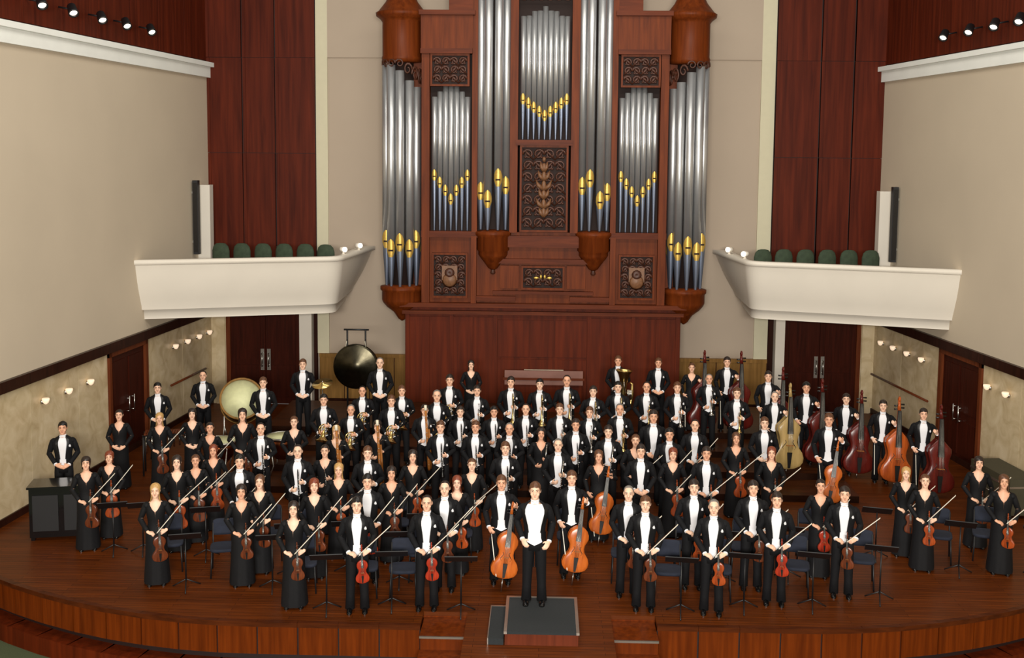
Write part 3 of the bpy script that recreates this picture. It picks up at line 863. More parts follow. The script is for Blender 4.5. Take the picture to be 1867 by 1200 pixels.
def tie_mesh():
    mb = MB()
    for s in (-1, 1):
        mb.ring_faces([[(s * x, y, 1.512 + zz) for x, y, zz in q] for q in (
            [(.006, -.076, -.008), (.006, -.086, -.008), (.006, -.086, .008), (.006, -.076, .008)],
            [(.03, -.070, -.017), (.03, -.086, -.017), (.03, -.086, .017), (.03, -.070, .017)],
            [(.055, -.064, -.020), (.055, -.076, -.020), (.055, -.076, .020), (.055, -.064, .020)])], smooth=False)
    mb.ell((0, -.082, 1.512), (.011, .009, .011), 8, 5)
    return mb.mesh('bow_tie')
def trousers_mesh():
    mb = MB()
    mb.ring_faces([ellring(a, b, z) for z, a, b in ((.80, .152, .104), (.88, .158, .106), (.98, .148, .104), (1.05, .140, .10))])
    for s in (-1, 1):
        mb.tube([(s * .078, 0, .92), (s * .088, 0, .78), (s * .10, -.01, .50), (s * .108, .01, .25), (s * .114, .0, .03)], [.088, .088, .074, .066, .074], 14)
    return mb.mesh('trousers')
def shoe_mesh(s):
    mb = MB(); x = s * .118
    def rr(y, w_, h, z0=.0): return [(x + w_ * math.cos(a), y, z0 + (h * max(0, math.sin(a)) if math.sin(a) > 0 else 0.0) + .002) for a in [2 * PI * k / 12 for k in range(12)]]
    mb.ring_faces([rr(.10, .025, .05), rr(.08, .036, .085), rr(.02, .040, .09), rr(-.05, .044, .07), rr(-.12, .046, .05), rr(-.17, .036, .038), rr(-.195, .014, .02)])
    return mb.mesh('shoe')
def pocket_mesh():
    mb = MB()
    mb.ring_faces([[(.112, -.122, 1.315), (.150, -.106, 1.315), (.150, -.094, 1.315), (.112, -.11, 1.315)],
                   [(.112, -.127, 1.335), (.150, -.110, 1.335), (.150, -.098, 1.335), (.112, -.115, 1.335)],
                   [(.122, -.126, 1.362), (.140, -.116, 1.366), (.140, -.108, 1.366), (.122, -.118, 1.362)]], smooth=False)
    return mb.mesh('pocket_square')
def dress_mesh(pose):
    mb = MB()
    D = [(.03, .225, .20, 0), (.10, .222, .198, 0), (.35, .205, .18, 0), (.6, .188, .16, 0), (.80, .182, .15, 0), (.93, .182, .145, 0), (1.02, .155, .125, 0), (1.09, .138, .112, 0), (1.18, .146, .122, 0),
         (1.27, .160, .142, .001), (1.32, .165, .142, .004), (1.36, .167, .132, .040), (1.40, .168, .118, .066), (1.44, .160, .096, .088), (1.475, .132, .080, .092)]
    rows = []
    for z, a, b, w_ in D:
        ring = gapring(a, b, z, w_, 28, 0, .95)
        if z < .7:
            ring = [(x * (1 + .05 * math.sin(9 * math.atan2(y, x)) * (.7 - z)), y * (1 + .06 * math.sin(9 * math.atan2(y, x)) * (.7 - z)), zz) for x, y, zz in ring]
        rows.append(ring)
    mb.ring_faces(rows, close=False)
    sleeves(mb, pose, .168, .056, .036)
    return mb.mesh('dress')
def eyes_mesh():
    mb = MB()
    for s in (-1, 1):
        mb.ell((s * .031, -.0845, 1.682), (.0135, .006, .0065), 8, 5)
    return mb.mesh('eyes')
def lips_mesh():
    mb = MB()
    mb.ell((0, -.0985, 1.6105), (.020, .006, .0042), 10, 5); mb.ell((0, -.0965, 1.602), (.016, .006, .0048), 10, 5)
    return mb.mesh('lips')
def hair_mesh(style):
    mb = MB(); n = 26; m = 9
    rows = [[] for _ in range(m + 1)]
    for k in range(n):
        t = 2 * PI * k / n; f = (1 + math.sin(t)) / 2
        def lerp_tab(tab):
            for (a, u), (b, v) in zip(tab[:-1], tab[1:]):
                if f <= b: return u + (v - u) * max(0, (f - a)) / (b - a)
            return tab[-1][1]
        zl = {'short': lerp_tab([(0, 1.738), (.14, 1.732), (.26, 1.70), (.42, 1.655), (.6, 1.625), (1, 1.575)]),
              'receding': lerp_tab([(0, 1.772), (.2, 1.762), (.32, 1.70), (.46, 1.66), (.6, 1.63), (1, 1.58)]),
              'long': lerp_tab([(0, 1.742), (.08, 1.735), (.17, 1.69), (.25, 1.58), (.31, 1.46), (.5, 1.40), (1, 1.33)]),
              'bob': lerp_tab([(0, 1.735), (.12, 1.725), (.22, 1.68), (.30, 1.60), (.5, 1.56), (1, 1.53)]),
              'bun': lerp_tab([(0, 1.745), (.14, 1.738), (.28, 1.69), (.45, 1.64), (1, 1.565)])}[style]
        off = {'short': 1.11, 'receding': 1.06, 'long': 1.19, 'bob': 1.20, 'bun': 1.10}[style]
        for j in range(m + 1):
            q = j / m
            z = zl + (1.7835 - zl) * (1 - (1 - q) ** 1.5)
            rx, ry, cy = head_at(max(z, 1.60))
            o = 1 + (off - 1) * min(1, .35 + q * 2.2 if f < .3 else 1) + (.02 * math.sin(5 * t) if style in ('long', 'bob') else .012 * math.sin(6 * t + 2 * q))
            x, y = rx * o * math.cos(t), cy + ry * o * math.sin(t)
            if z < 1.60:
                g = (1.60 - z) / .27
                x *= 1 + .55 * g; y = y * (1 + .1 * g) + .035 * g
            if style != 'receding': zl_ = .006 * math.sin(7 * t + 1) + .004 * math.sin(13 * t)
            else: zl_ = 0
            zz = z + (.020 if off > 1.1 else .007) * q + zl_ * (1 - q)
            rows[j].append((x, y, zz))
    mb.ring_faces(rows, cap0=False, cap1=True)
    if style == 'bun': mb.ell((0, .115, 1.70), (.045, .04, .045), 12, 8)
    for s in (-1, 1):   # eyebrows
        mb.tube([(s * .05, -.083, 1.704), (s * .03, -.1005, 1.709), (s * .014, -.104, 1.704)], [.003, .0045, .004], 5)
    return mb.mesh('hair')

TPL = {}
for sex, poses in (('m', ('fold', 'violin', 'wind', 'big', 'conductor')), ('w', ('fold', 'violin', 'wind', 'big'))):
    for p in poses:
        t = dict(body=body_mesh(sex, p), skin={})
        if sex == 'm':
            wd = 1.9 if p == 'conductor' else 1.08
            t['coat'] = coat_mesh(p, wd); t['lapels'] = lapel_mesh(wd); t['shirt'] = shirt_mesh(p, wd)
            for k in ('coat',): t[k].materials.append(M['coat'])
            t['lapels'].materials.append(M['lapel']); t['shirt'].materials.append(M['shirt'])
        else:
            t['dress'] = dress_mesh(p); t['dress'].materials.append(M['dress'])
        TPL[sex, p] = t
HAIR = {s: hair_mesh(s) for s in ('short', 'receding', 'long', 'bob', 'bun')}
for h in HAIR.values(): h.materials.append(HAIRS['dark'])
SH = {-1: shoe_mesh(-1), 1: shoe_mesh(1)}
for h in SH.values(): h.materials.append(M['shoe'])
TIE = tie_mesh(); TIE.materials.append(M['shirt'])
POCKET = pocket_mesh(); POCKET.materials.append(M['shirt'])
TROUSERS = trousers_mesh(); TROUSERS.materials.append(M['coat'])
LIPM = lips_mesh(); LIPM.materials.append(LIPS)
EYES = eyes_mesh(); EYES.materials.append(M['eye'])

def objmat(o, i, m):
    o.material_slots[i].link = 'OBJECT'; o.material_slots[i].material = m

def make_person(sex, pose, hair, hairc, skin, loc, rz, k, label):
    t = TPL[sex, pose]
    b = put('person', t['body'], None); objmat(b, 0, SKINS[skin])
    b.location = loc; b.rotation_euler = (0, 0, rz); b.scale = (k, k, k)
    tag(b, label, 'person', 'orchestra players')
    h = put('hair', HAIR[hair], None, b); objmat(h, 0, HAIRS[hairc])
    put('eyes', EYES, None, b); put('lips', LIPM, None, b)
    if sex == 'm':
        put('tailcoat', t['coat'], None, b); put('lapels', t['lapels'], None, b)
        put('shirt_front', t['shirt'], None, b); put('bow_tie', TIE, None, b)
        put('trousers', TROUSERS, None, b)
        if pose != 'conductor': put('pocket_square', POCKET, None, b)
    else:
        put('dress', t['dress'], None, b)
    for s in (-1, 1): put('shoe', SH[s], None, b)
    return b

# ------------------------------------------------------------------ instruments: templates (origin at the foot, length along +z, front towards -y)
def bowed(name, L, wl, ww, wu, dp, neck, total, mat, endpin=0.0, slope=False):
    root = empty(name)
    ctrl = [(0, .02), (.015, .42 * wl), (.06, .78 * wl), (.13, .96 * wl), (.22, wl), (.32, .90 * wl), (.39, .72 * wl), (.44, ww * 1.12), (.52, ww), (.60, ww * 1.06), (.66, wu * .88), (.74, wu), (.82, wu * .97), (.90, wu * .80 if not slope else wu * .62), (.96, wu * .50 if not slope else wu * .36), (1.0, wu * .16 if not slope else wu * .18)]
    out = [(w_, z * L) for z, w_ in ctrl] + [(-w_, z * L) for z, w_ in reversed(ctrl)]
    def ring(sc, y): return [(x * sc, y, L / 2 + (z - L / 2) * (1 - (1 - sc) * .55)) for x, z in out]
    mb = MB(); h = dp / 2
    mb.ring_faces([ring(.45, -h * 1.30), ring(.8, -h * 1.18), ring(.97, -h * 1.0), ring(1.0, -h * .9), ring(.975, -h * .78), ring(.975, h * .78), ring(1.0, h * .9), ring(.97, h), ring(.6, h * 1.2)])
    body = mb.build('body', mat, root)
    for s in (-1, 1):
        z0 = L * .38; z1 = L * .56
        MB().tube([(s * ww * .60, -h * 1.235, z0), (s * ww * .78, -h * 1.20, z0 + .04 * L), (s * ww * .55, -h * 1.26, (z0 + z1) / 2), (s * ww * .36, -h * 1.29, z1 - .04 * L), (s * ww * .5, -h * 1.25, z1)], L * .008, 5).build('f_hole', M['ebony'], body)
    fb = MB(); fw = L * .045
    y0 = -h * 1.32 - L * .045; y1 = -h * .95 - L * .02
    fb.ring_faces([[(-fw * 1.3, y0, L * .68), (fw * 1.3, y0, L * .68), (fw * 1.3, y0 + L * .02, L * .68), (-fw * 1.3, y0 + L * .02, L * .68)],
                   [(-fw * .75, y1, neck), (fw * .75, y1, neck), (fw * .75, y1 + L * .02, neck), (-fw * .75, y1 + L * .02, neck)]], smooth=False)
    fb.build('fingerboard', M['ebony'], root)
    nk = MB(); nk.tube([(0, -h * .6, L * .97), (0, y1 + L * .04, L * 1.06), (0, y1 + L * .035, neck)], [fw * 1.2, fw * .85, fw * .75], 8)
    nk.tube([(0, y1 + L * .03, neck), (0, y1 + L * .06, (neck + total) / 2), (0, y1 + L * .07, total - L * .05)], [fw * .8, fw * .65, fw * .5], 8)
    sp = [(0, y1 + L * .07 - L * .045 * math.sin(a) * (1 - a / 12), total - L * .045 + L * .045 * math.cos(a) * (1 - a / 12)) for a in [k * .55 for k in range(13)]]
    nk.tube(sp, [fw * .45] * 13, 6)
    nk.build('neck_and_scroll', mat, root)
    pg = MB()
    for i in range(4):
        z = neck + (total - L * .12 - neck) * (i + .6) / 4; s = 1 if i % 2 else -1
        pg.tube([(-s * fw * .7, y1 + L * .05, z), (s * fw * 2.1, y1 + L * .05, z)], [fw * .22, fw * .4], 6)
    pg.build('pegs', M['ebony'], root)
    MB().prism([(-ww * .38, -h * 1.3 - L * .07), (ww * .38, -h * 1.3 - L * .07), (ww * .38, -h * 1.25), (-ww * .38, -h * 1.25)], L * .455, L * .468).build('bridge', M['bassoonwood'], root)
    tp = MB(); yt = -h * 1.3 - L * .03
    tp.ring_faces([[(-fw * .5, yt, L * .03), (fw * .5, yt, L * .03), (fw * .5, yt + L * .015, L * .03), (-fw * .5, yt + L * .015, L * .03)],
                   [(-fw * 1.1, yt - L * .012, L * .33), (fw * 1.1, yt - L * .012, L * .33), (fw * 1.1, yt, L * .33), (-fw * 1.1, yt, L * .33)]], smooth=False)
    tp.build('tailpiece', M['ebony'], root)
    st = MB()
    for i in range(4):
        x = (i - 1.5) * fw * .45
        st.tube([(x, yt - L * .012, L * .32), (x * 1.3, -h * 1.3 - L * .072, L * .462), (x * .6, y1 - L * .008, neck)], L * .0022 + .0004, 4)
    st.build('strings', M['string'], root)
    if endpin: MB().tube([(0, 0, .02), (0, 0, -endpin)], [.012, .008], 8).build('endpin', M['chrome'], root)
    return root

def bow_tpl(L, name):
    root = empty(name)
    MB().tube([(0, 0, 0), (0, .012, L * .5), (0, 0, L)], [.005, .0045, .0035], 6).build('stick', M['bowstick'], root)
    MB().box(-.006, .006, -.024, -.021, .06, L - .01).build('bow_hair', M['bowhair'], root)
    MB().box(-.007, .007, -.026, 0, .03, .075).build('frog', M['ebony'], root)
    MB().box(-.004, .004, -.026, 0, L - .014, L).build('tip', M['ivory'], root)
    return root

def clarinet_tpl(name, L, r, bell):
    root = empty(name)
    MB().lathe([(.0, 0), (bell, 0), (bell * .75, .03), (r * 1.15, .10), (r, .14), (r, L - .10), (r * .9, L - .08), (r * .9, L - .07)], 12).build('tube', M['ebony'], root)
    MB().lathe([(r * .85, L - .08), (r * .6, L - .02), (r * .25, L)], 10).build('mouthpiece', M['blackgloss'], root)
    k = MB()
    for i in range(9): k.ell((0 if i % 2 else r * .6, -r * .95, .16 + (L - .30) * i / 8), (.009, .005, .009), 8, 4)
    k.tube([(r * .8, -r * .5, .14), (r * .8, -r * .5, L - .14)], .0035, 5)
    k.build('keys', M['chrome'], root)
    return root

def flute_tpl():
    root = empty('flute')
    MB().lathe([(.0095, 0), (.0095, .66), (0, .665)], 10).build('tube', M['silverbrass'], root)
    k = MB()
    for i in range(12): k.ell((0, -.011, .06 + .033 * i), (.008, .004, .008), 8, 4)
    k.build('keys', M['chrome'], root)
    MB().ell((0, -.008, .59), (.012, .006, .016), 8, 5).build('lip_plate', M['silverbrass'], root)
    return root

def bassoon_tpl():
    root = empty('bassoon')
    MB().tube([(0, 0, 0), (0, 0, .05), (0, 0, 1.34)], [.028, .032, .022], 10).build('long_joint', M['bassoonwood'], root)
    MB().tube([(.045, 0, .03), (.045, 0, .85)], [.026, .017], 10).build('wing_joint', M['bassoonwood'], root)
    MB().lathe([(.024, 1.24), (.03, 1.26), (.03, 1.34), (.022, 1.35)], 12).build('bell_ring', M['ivory'], root)
    MB().tube([(.045, 0, .85), (.05, -.03, .93), (.09, -.10, .97), (.17, -.16, .96)], [.006, .005, .004, .003], 6).build('crook', M['chrome'], root)
    k = MB()
    for i in range(10): k.ell((0, -.026, .12 + .11 * i), (.012, .006, .012), 8, 4)
    k.build('keys', M['chrome'], root)
    return root

def trumpet_tpl(mt):
    root = empty('trumpet')
    MB().lathe([(.060, 0), (.055, .008), (.035, .03), (.020, .07), (.012, .13), (.007, .22), (.006, .40)], 16, cap=False).build('bell', mt, root)
    MB().tube([(0, 0, .40), (0, -.02, .43), (0, -.06, .43), (0, -.08, .40), (0, -.08, .10), (0, -.06, .07), (0, -.03, .09), (0, -.03, .2)], .0065, 8).build('tubing', mt, root)
    MB().tube([(0, -.08, .36), (0, -.08, .50)], [.006, .005], 8).build('leadpipe', mt, root)
    MB().lathe([(.005, .48), (.006, .53), (.013, .55), (.013, .56)], 10, c=(0, -.08, 0)).build('mouthpiece', M['silverbrass'], root)
    for i in range(3): MB().tube([(.002, -.10, .20 + .026 * i), (.002, .05, .20 + .026 * i)], [.011, .011], 8).build('valve', mt, root)
    return root

def trombone_tpl():
    root = empty('trombone')
    MB().lathe([(.105, 0), (.095, .01), (.06, .05), (.035, .12), (.018, .25), (.010, .45), (.009, .62)], 18, cap=False).build('bell', M['brass'], root)
    MB().tube([(0, 0, .62), (0, -.03, .68), (0, -.09, .68), (0, -.12, .62), (0, -.12, .40)], .009, 8).build('tuning_bow', M['brass'], root)
    MB().tube([(0, -.12, .45), (0, -.12, -.18), (.0, -.15, -.22), (0, -.19, -.22), (0, -.22, -.18), (0, -.22, .50)], .007, 8).build('slide', M['silverbrass'], root)
    MB().lathe([(.006, .49), (.008, .53), (.016, .56), (.016, .57)], 10, c=(0, -.22, 0)).build('mouthpiece', M['silverbrass'], root)
    MB().tube([(0, -.12, .40), (0, -.22, .40)], .005, 6).build('stay', M['brass'], root)
    return root

def horn_tpl():
    root = empty('french_horn')
    MB().lathe([(.150, 0), (.140, .012), (.09, .05), (.05, .11), (.028, .20), (.018, .30)], 20, axis=(0, .35, 1), cap=False).build('bell', M['brass'], root)
    c = MB()
    for r, y in ((.125, .12), (.105, .145), (.085, .10)):
        c.tube([(r * math.cos(a) + .02, y, .22 + r * math.sin(a)) for a in [2 * PI * k / 18 for k in range(18)]], .010, 7)
    c.tube([(.0, .10, .30), (.06, .12, .35), (.145, .12, .24)], [.018, .014, .010], 8)
    c.build('coils', M['brass'], root)
    v = MB()
    for i in range(3): v.lathe([(.018, 0), (.018, .04), (0, .045)], 10, c=(-.02 + .04 * i, .09, .24), axis=(0, -1, 0))
    v.build('valves', M['silverbrass'], root)
    MB().tube([(.13, .12, .30), (.16, .06, .40), (.15, .02, .46)], [.007, .006, .01], 7).build('leadpipe', M['silverbrass'], root)
    return root

def tuba_tpl():
    root = empty('tuba')
    MB().lathe([(.07, .10), (.075, .35), (.085, .55), (.11, .70), (.15, .80), (.20, .86), (.205, .865), (.19, .855), (.13, .76), (.06, .5)], 20, cap=False).build('bell', M['brass'], root)
    MB().tube([(0, 0, .12), (.03, 0, .02), (.12, 0, .0), (.20, 0, .06), (.22, 0, .3), (.20, 0, .55), (.15, 0, .58)], [.07, .068, .06, .05, .04, .03, .02], 12).build('bow', M['brass'], root)
    c = MB()
    for i in range(4): c.tube([(.10 + .03 * i, -.06, .18), (.10 + .03 * i, -.06, .42)], .014, 8)
    c.tube([(.1, -.07, .3), (.0, -.12, .45), (-.02, -.14, .62)], .012, 8)
    c.build('valves', M['silverbrass'], root)
    return root

def keep(t):     # template out of the scene until it is first used
    return dict(root=t, used=False)
TI = dict(
    violin=[keep(bowed('violin', .356, .104, .056, .084, .036, .49, .59, M[m])) for m in ('violin', 'violinred', 'violindark')],
    viola=[keep(bowed('viola', .42, .124, .066, .10, .042, .57, .68, M[m])) for m in ('violin', 'violindark')],
    cello=[keep(bowed('cello', .755, .22, .118, .172, .12, 1.03, 1.22, M['cello'], .22))],
    bass=[keep(bowed('double_bass', 1.12, .34, .19, .25, .20, 1.54, 1.82, M[m], .10, True)) for m in ('bassred', 'bassamber', 'basspale')],
    violin_bow=[keep(bow_tpl(.74, 'violin_bow'))], bass_bow=[keep(bow_tpl(.70, 'bass_bow'))],
    clarinet=[keep(clarinet_tpl('clarinet', .67, .0145, .038))], oboe=[keep(clarinet_tpl('oboe', .63, .011, .022))],
    flute=[keep(flute_tpl())], bassoon=[keep(bassoon_tpl())],
    trumpet=[keep(trumpet_tpl(M['brass'])), keep(trumpet_tpl(M['silverbrass']))], trombone=[keep(trombone_tpl())],
    horn=[keep(horn_tpl())], tuba=[keep(tuba_tpl())])
def instance(key, var=0):
    t = TI[key][var % len(TI[key])]
    if not t['used']:
        t['used'] = True; return t['root']
    return copy_tree(t['root'])

def hold(key, var, person, k, pos, zdir, roll, label, cat, group):
    """put an instrument at pos (in the person's own frame) with its length along zdir"""
    o = instance(key, var)
    base = person.rotation_euler.z
    rz = Matrix.Rotation(base, 4, 'Z')
    p = Vector(person.location) + rz @ (Vector(pos) * k)
    z = Vector(zdir).normalized(); y = Vector((0, 1, 0)); x = y.cross(z).normalized(); y = z.cross(x)
    r = Matrix((x, y, z)).transposed().to_4x4() @ Matrix.Rotation(roll, 4, 'Z')
    m = rz @ r
    o.location = p; o.rotation_euler = m.to_euler()
    tag(o, label, cat, group)
    return o
# ------------------------------------------------------------------ the orchestra
# row, sex (c = conductor), instrument, x, y, floor height, body height: metres on the stage
PEOPLE = [
    ('A', 'w', 'viola', -6.26, 17.22, 0.00, 1.66),
    ('A', 'w', 'violin', -4.86, 17.25, 0.00, 1.66),
    ('A', 'w', 'violin', -3.82, 16.44, 0.00, 1.66),
    ('A', 'm', 'violin', -2.81, 16.31, 0.00, 1.79),
    ('A', 'm', 'violin', -1.75, 16.47, 0.00, 1.79),
    ('A', 'c', 'none', -0.08, 16.28, 0.20, 1.88),
    ('A', 'm', 'violin', 1.63, 16.61, 0.00, 1.79),
    ('A', 'm', 'violin', 2.67, 16.51, 0.00, 1.79),
    ('A', 'm', 'violin', 3.72, 16.92, 0.00, 1.79),
    ('A', 'm', 'violin', 4.87, 17.27, 0.00, 1.79),
    ('A', 'w', 'violin', 6.57, 18.49, 0.00, 1.66),
    ('A', 'w', 'violin', 7.86, 18.40, 0.00, 1.70),
    ('B', 'w', 'viola', -8.02, 18.69, 0.00, 1.66),
    ('B', 'w', 'viola', -6.41, 18.72, 0.00, 1.70),
    ('B', 'w', 'viola', -6.22, 19.16, 0.00, 1.60),
    ('B', 'w', 'violin', -4.70, 17.80, 0.00, 1.66),
    ('B', 'w', 'violin', -3.75, 17.64, 0.00, 1.66),
    ('B', 'm', 'violin', -2.84, 17.51, 0.00, 1.79),
    ('B', 'm', 'violin', -1.54, 17.22, 0.00, 1.79),
    ('B', 'w', 'violin', -1.40, 17.93, 0.00, 1.66),
    ('B', 'm', 'cello', -0.64, 17.57, 0.00, 1.79),
    ('B', 'm', 'cello', 0.52, 17.89, 0.00, 1.79),
    ('B', 'm', 'violin', 1.41, 17.13, 0.00, 1.79),
    ('B', 'm', 'violin', 2.50, 17.51, 0.00, 1.79),
    ('B', 'm', 'violin', 3.46, 17.51, 0.00, 1.79),
    ('B', 'w', 'violin', 4.70, 18.10, 0.00, 1.66),
    ('B', 'w', 'violin', 6.46, 19.14, 0.00, 1.59),
    ('B', 'w', 'violin', 7.93, 19.65, 0.00, 1.66),
    ('C', 'w', 'viola', -7.85, 19.31, 0.00, 1.59),
    ('C', 'w', 'viola', -6.10, 19.83, 0.00, 1.60),
    ('C', 'm', 'viola', -5.24, 18.54, 0.00, 1.79),
    ('C', 'm', 'clarinet', -4.38, 19.24, 0.00, 1.79),
    ('C', 'w', 'oboe', -3.99, 19.74, 0.00, 1.66),
    ('C', 'w', 'violin', -3.51, 18.55, 0.00, 1.66),
    ('C', 'm', 'clarinet', -3.11, 19.20, 0.00, 1.79),
    ('C', 'w', 'violin', -2.57, 18.41, 0.00, 1.66),
    ('C', 'w', 'violin', -2.33, 19.47, 0.00, 1.66),
    ('C', 'w', 'violin', -1.22, 19.00, 0.00, 1.66),
    ('C', 'm', 'clarinet', -0.65, 19.66, 0.00, 1.79),
    ('C', 'm', 'flute', 0.32, 19.95, 0.00, 1.79),
    ('C', 'w', 'cello', 1.06, 19.67, 0.00, 1.66),
    ('C', 'm', 'fold', 1.82, 19.62, 0.00, 1.79),
    ('C', 'w', 'viola', 2.44, 19.90, 0.00, 1.66),
    ('C', 'm', 'viola', 3.00, 19.54, 0.00, 1.79),
    ('C', 'w', 'viola', 4.29, 20.09, 0.00, 1.66),
    ('D', 'm', 'fold', -9.28, 20.61, 0.00, 1.79),
    ('D', 'w', 'viola', -6.60, 21.26, 0.00, 1.66),
    ('D', 'm', 'clarinet', -5.45, 20.77, 0.00, 1.79),
    ('D', 'w', 'bassoon', -4.05, 21.16, 0.00, 1.66),
    ('D', 'w', 'bassoon', -3.30, 21.61, 0.00, 1.66),
    ('D', 'm', 'clarinet', -1.98, 21.13, 0.00, 1.79),
    ('D', 'm', 'oboe', -1.29, 21.17, 0.00, 1.79),
    ('D', 'm', 'clarinet', -0.62, 21.08, 0.00, 1.79),
    ('D', 'w', 'flute', 0.00, 21.24, 0.00, 1.66),
    ('D', 'm', 'oboe', 0.69, 21.48, 0.00, 1.79),
    ('D', 'm', 'flute', 1.31, 20.99, 0.00, 1.79),
    ('D', 'w', 'viola', 1.81, 20.62, 0.00, 1.72),
    ('D', 'm', 'viola', 2.48, 20.85, 0.00, 1.79),
    ('D', 'm', 'viola', 3.07, 21.58, 0.00, 1.79),
    ('D', 'w', 'viola', 3.81, 21.10, 0.00, 1.66),
    ('D', 'm', 'fold', 4.49, 21.78, 0.00, 1.81),
    ('D', 'm', 'cello', 5.77, 21.77, 0.00, 1.91),
    ('E', 'w', 'fold', -8.79, 22.19, 0.00, 1.66),
    ('E', 'w', 'viola', -7.86, 21.96, 0.00, 1.66),
    ('E', 'w', 'fold', -7.32, 22.38, 0.00, 1.66),
    ('E', 'w', 'viola', -6.08, 21.75, 0.00, 1.83),
    ('E', 'w', 'oboe', -5.02, 21.74, 0.00, 1.69),
    ('E', 'm', 'horn', -3.96, 22.32, 0.14, 1.67),
    ('E', 'm', 'bassoon', -2.42, 22.33, 0.14, 1.69),
    ('E', 'm', 'clarinet', -1.68, 22.32, 0.14, 1.67),
    ('E', 'm', 'clarinet', -0.98, 22.32, 0.14, 1.68),
    ('E', 'm', 'oboe', -0.32, 22.31, 0.14, 1.75),
    ('E', 'm', 'trumpet', 0.38, 22.32, 0.14, 1.76),
    ('E', 'm', 'trumpet', 1.00, 22.32, 0.14, 1.70),
    ('E', 'm', 'trumpet', 1.62, 22.31, 0.14, 1.78),
    ('E', 'm', 'fold', 2.26, 21.78, 0.00, 1.92),
    ('E', 'm', 'bass', 8.02, 22.85, 0.00, 1.79),
    ('F', 'm', 'horn', -4.61, 22.72, 0.14, 1.79),
    ('F', 'm', 'horn', -3.90, 23.40, 0.28, 1.69),
    ('F', 'm', 'horn', -3.17, 22.71, 0.14, 1.79),
    ('F', 'm', 'horn', -3.04, 23.42, 0.28, 1.71),
    ('F', 'm', 'horn', -2.22, 22.86, 0.14, 1.89),
    ('F', 'm', 'trumpet', -1.40, 23.45, 0.28, 1.73),
    ('F', 'm', 'trombone', 1.12, 23.43, 0.28, 1.76),
    ('F', 'm', 'trombone', 1.68, 23.78, 0.28, 1.79),
    ('F', 'm', 'trumpet', 2.31, 23.82, 0.28, 1.79),
    ('F', 'm', 'trumpet', 2.98, 23.81, 0.28, 1.79),
    ('F', 'm', 'trumpet', 4.22, 23.43, 0.28, 1.77),
    ('F', 'm', 'bass', 5.03, 23.42, 0.28, 1.70),
    ('F', 'm', 'bass', 6.77, 24.17, 0.00, 1.79),
    ('F', 'm', 'bass', 7.40, 23.57, 0.00, 1.79),
    ('G', 'm', 'fold', -8.71, 24.25, 0.00, 1.79),
    ('G', 'm', 'fold', -8.11, 25.66, 0.00, 1.79),
    ('G', 'm', 'fold', -6.15, 23.69, 0.28, 1.79),
    ('G', 'm', 'fold', -5.57, 25.07, 0.42, 1.80),
    ('G', 'm', 'fold', -3.76, 25.04, 0.42, 1.87),
    ('G', 'm', 'horn', -2.04, 23.94, 0.28, 1.86),
    ('G', 'w', 'fold', -1.68, 25.64, 0.56, 1.58),
    ('G', 'm', 'trombone', -0.68, 23.95, 0.28, 1.83),
    ('G', 'm', 'trombone', -0.04, 23.95, 0.28, 1.79),
    ('G', 'm', 'trombone', 0.56, 23.97, 0.28, 1.88),
    ('G', 'm', 'tuba', 1.80, 25.61, 0.56, 1.74),
    ('G', 'm', 'fold', 2.75, 25.62, 0.56, 1.70),
    ('G', 'w', 'bass', 3.54, 25.63, 0.56, 1.59),
    ('G', 'm', 'trumpet', 3.78, 24.52, 0.42, 1.70),
    ('G', 'm', 'bass', 4.36, 25.61, 0.56, 1.75),
    ('G', 'm', 'bass', 5.11, 24.53, 0.42, 1.78),
    ('G', 'm', 'bass', 5.83, 23.96, 0.28, 1.80),
]
ROWN = dict(A='front row', B='second row', C='third row', D='fourth row', E='fifth row', F='sixth row', G='back row')
ORD = ['', 'first', 'second', 'third', 'fourth', 'fifth', 'sixth', 'seventh', 'eighth', 'ninth', 'tenth', 'eleventh', 'twelfth', 'thirteenth', 'fourteenth', 'fifteenth', 'sixteenth', 'seventeenth', 'eighteenth']
CAT = dict(bass='double bass', horn='french horn')
NAMES = dict(bass='double bass', horn='french horn')
POSE_OF = dict(violin='violin', viola='violin', cello='big', bass='big', clarinet='wind', oboe='wind', flute='wind', bassoon='wind', trumpet='wind', trombone='wind', horn='wind', tuba='wind', fold='fold', none='conductor')
# hair of the women and of a few men, picked by row and place
WHAIR = [('long', 'brown'), ('bun', 'dark'), ('long', 'dark'), ('bob', 'auburn'), ('long', 'blonde'), ('bun', 'brown'), ('long', 'auburn'), ('bob', 'dark')]
MHAIR = [('short', 'dark'), ('short', 'black'), ('short', 'brown'), ('receding', 'grey'), ('short', 'dark'), ('receding', 'dark'), ('short', 'brown')]
SPECIAL = {('A', 5): 'conductor in black tailcoat and wide white shirt standing on the podium',
           ('D', 1): 'man in black tailcoat standing behind the black celesta at far left',
           ('G', 4): 'man in black tailcoat with folded hands, left of the big gong',
           ('G', 5): 'man in black tailcoat with folded hands, right of the big gong',
           ('G', 3): 'man in black tailcoat with folded hands beside the tilted bass drum'}
placed = []
rows = {}
for r in PEOPLE: rows.setdefault(r[0], []).append(r)
for k in rows: rows[k].sort(key=lambda r: r[3])
wi = mi = 0
rnd = random.Random(11)
def colname(c): return {'dark': 'dark-haired', 'black': 'black-haired', 'brown': 'brown-haired', 'auburn': 'auburn-haired', 'blonde': 'blonde', 'grey': 'grey-haired'}[c]
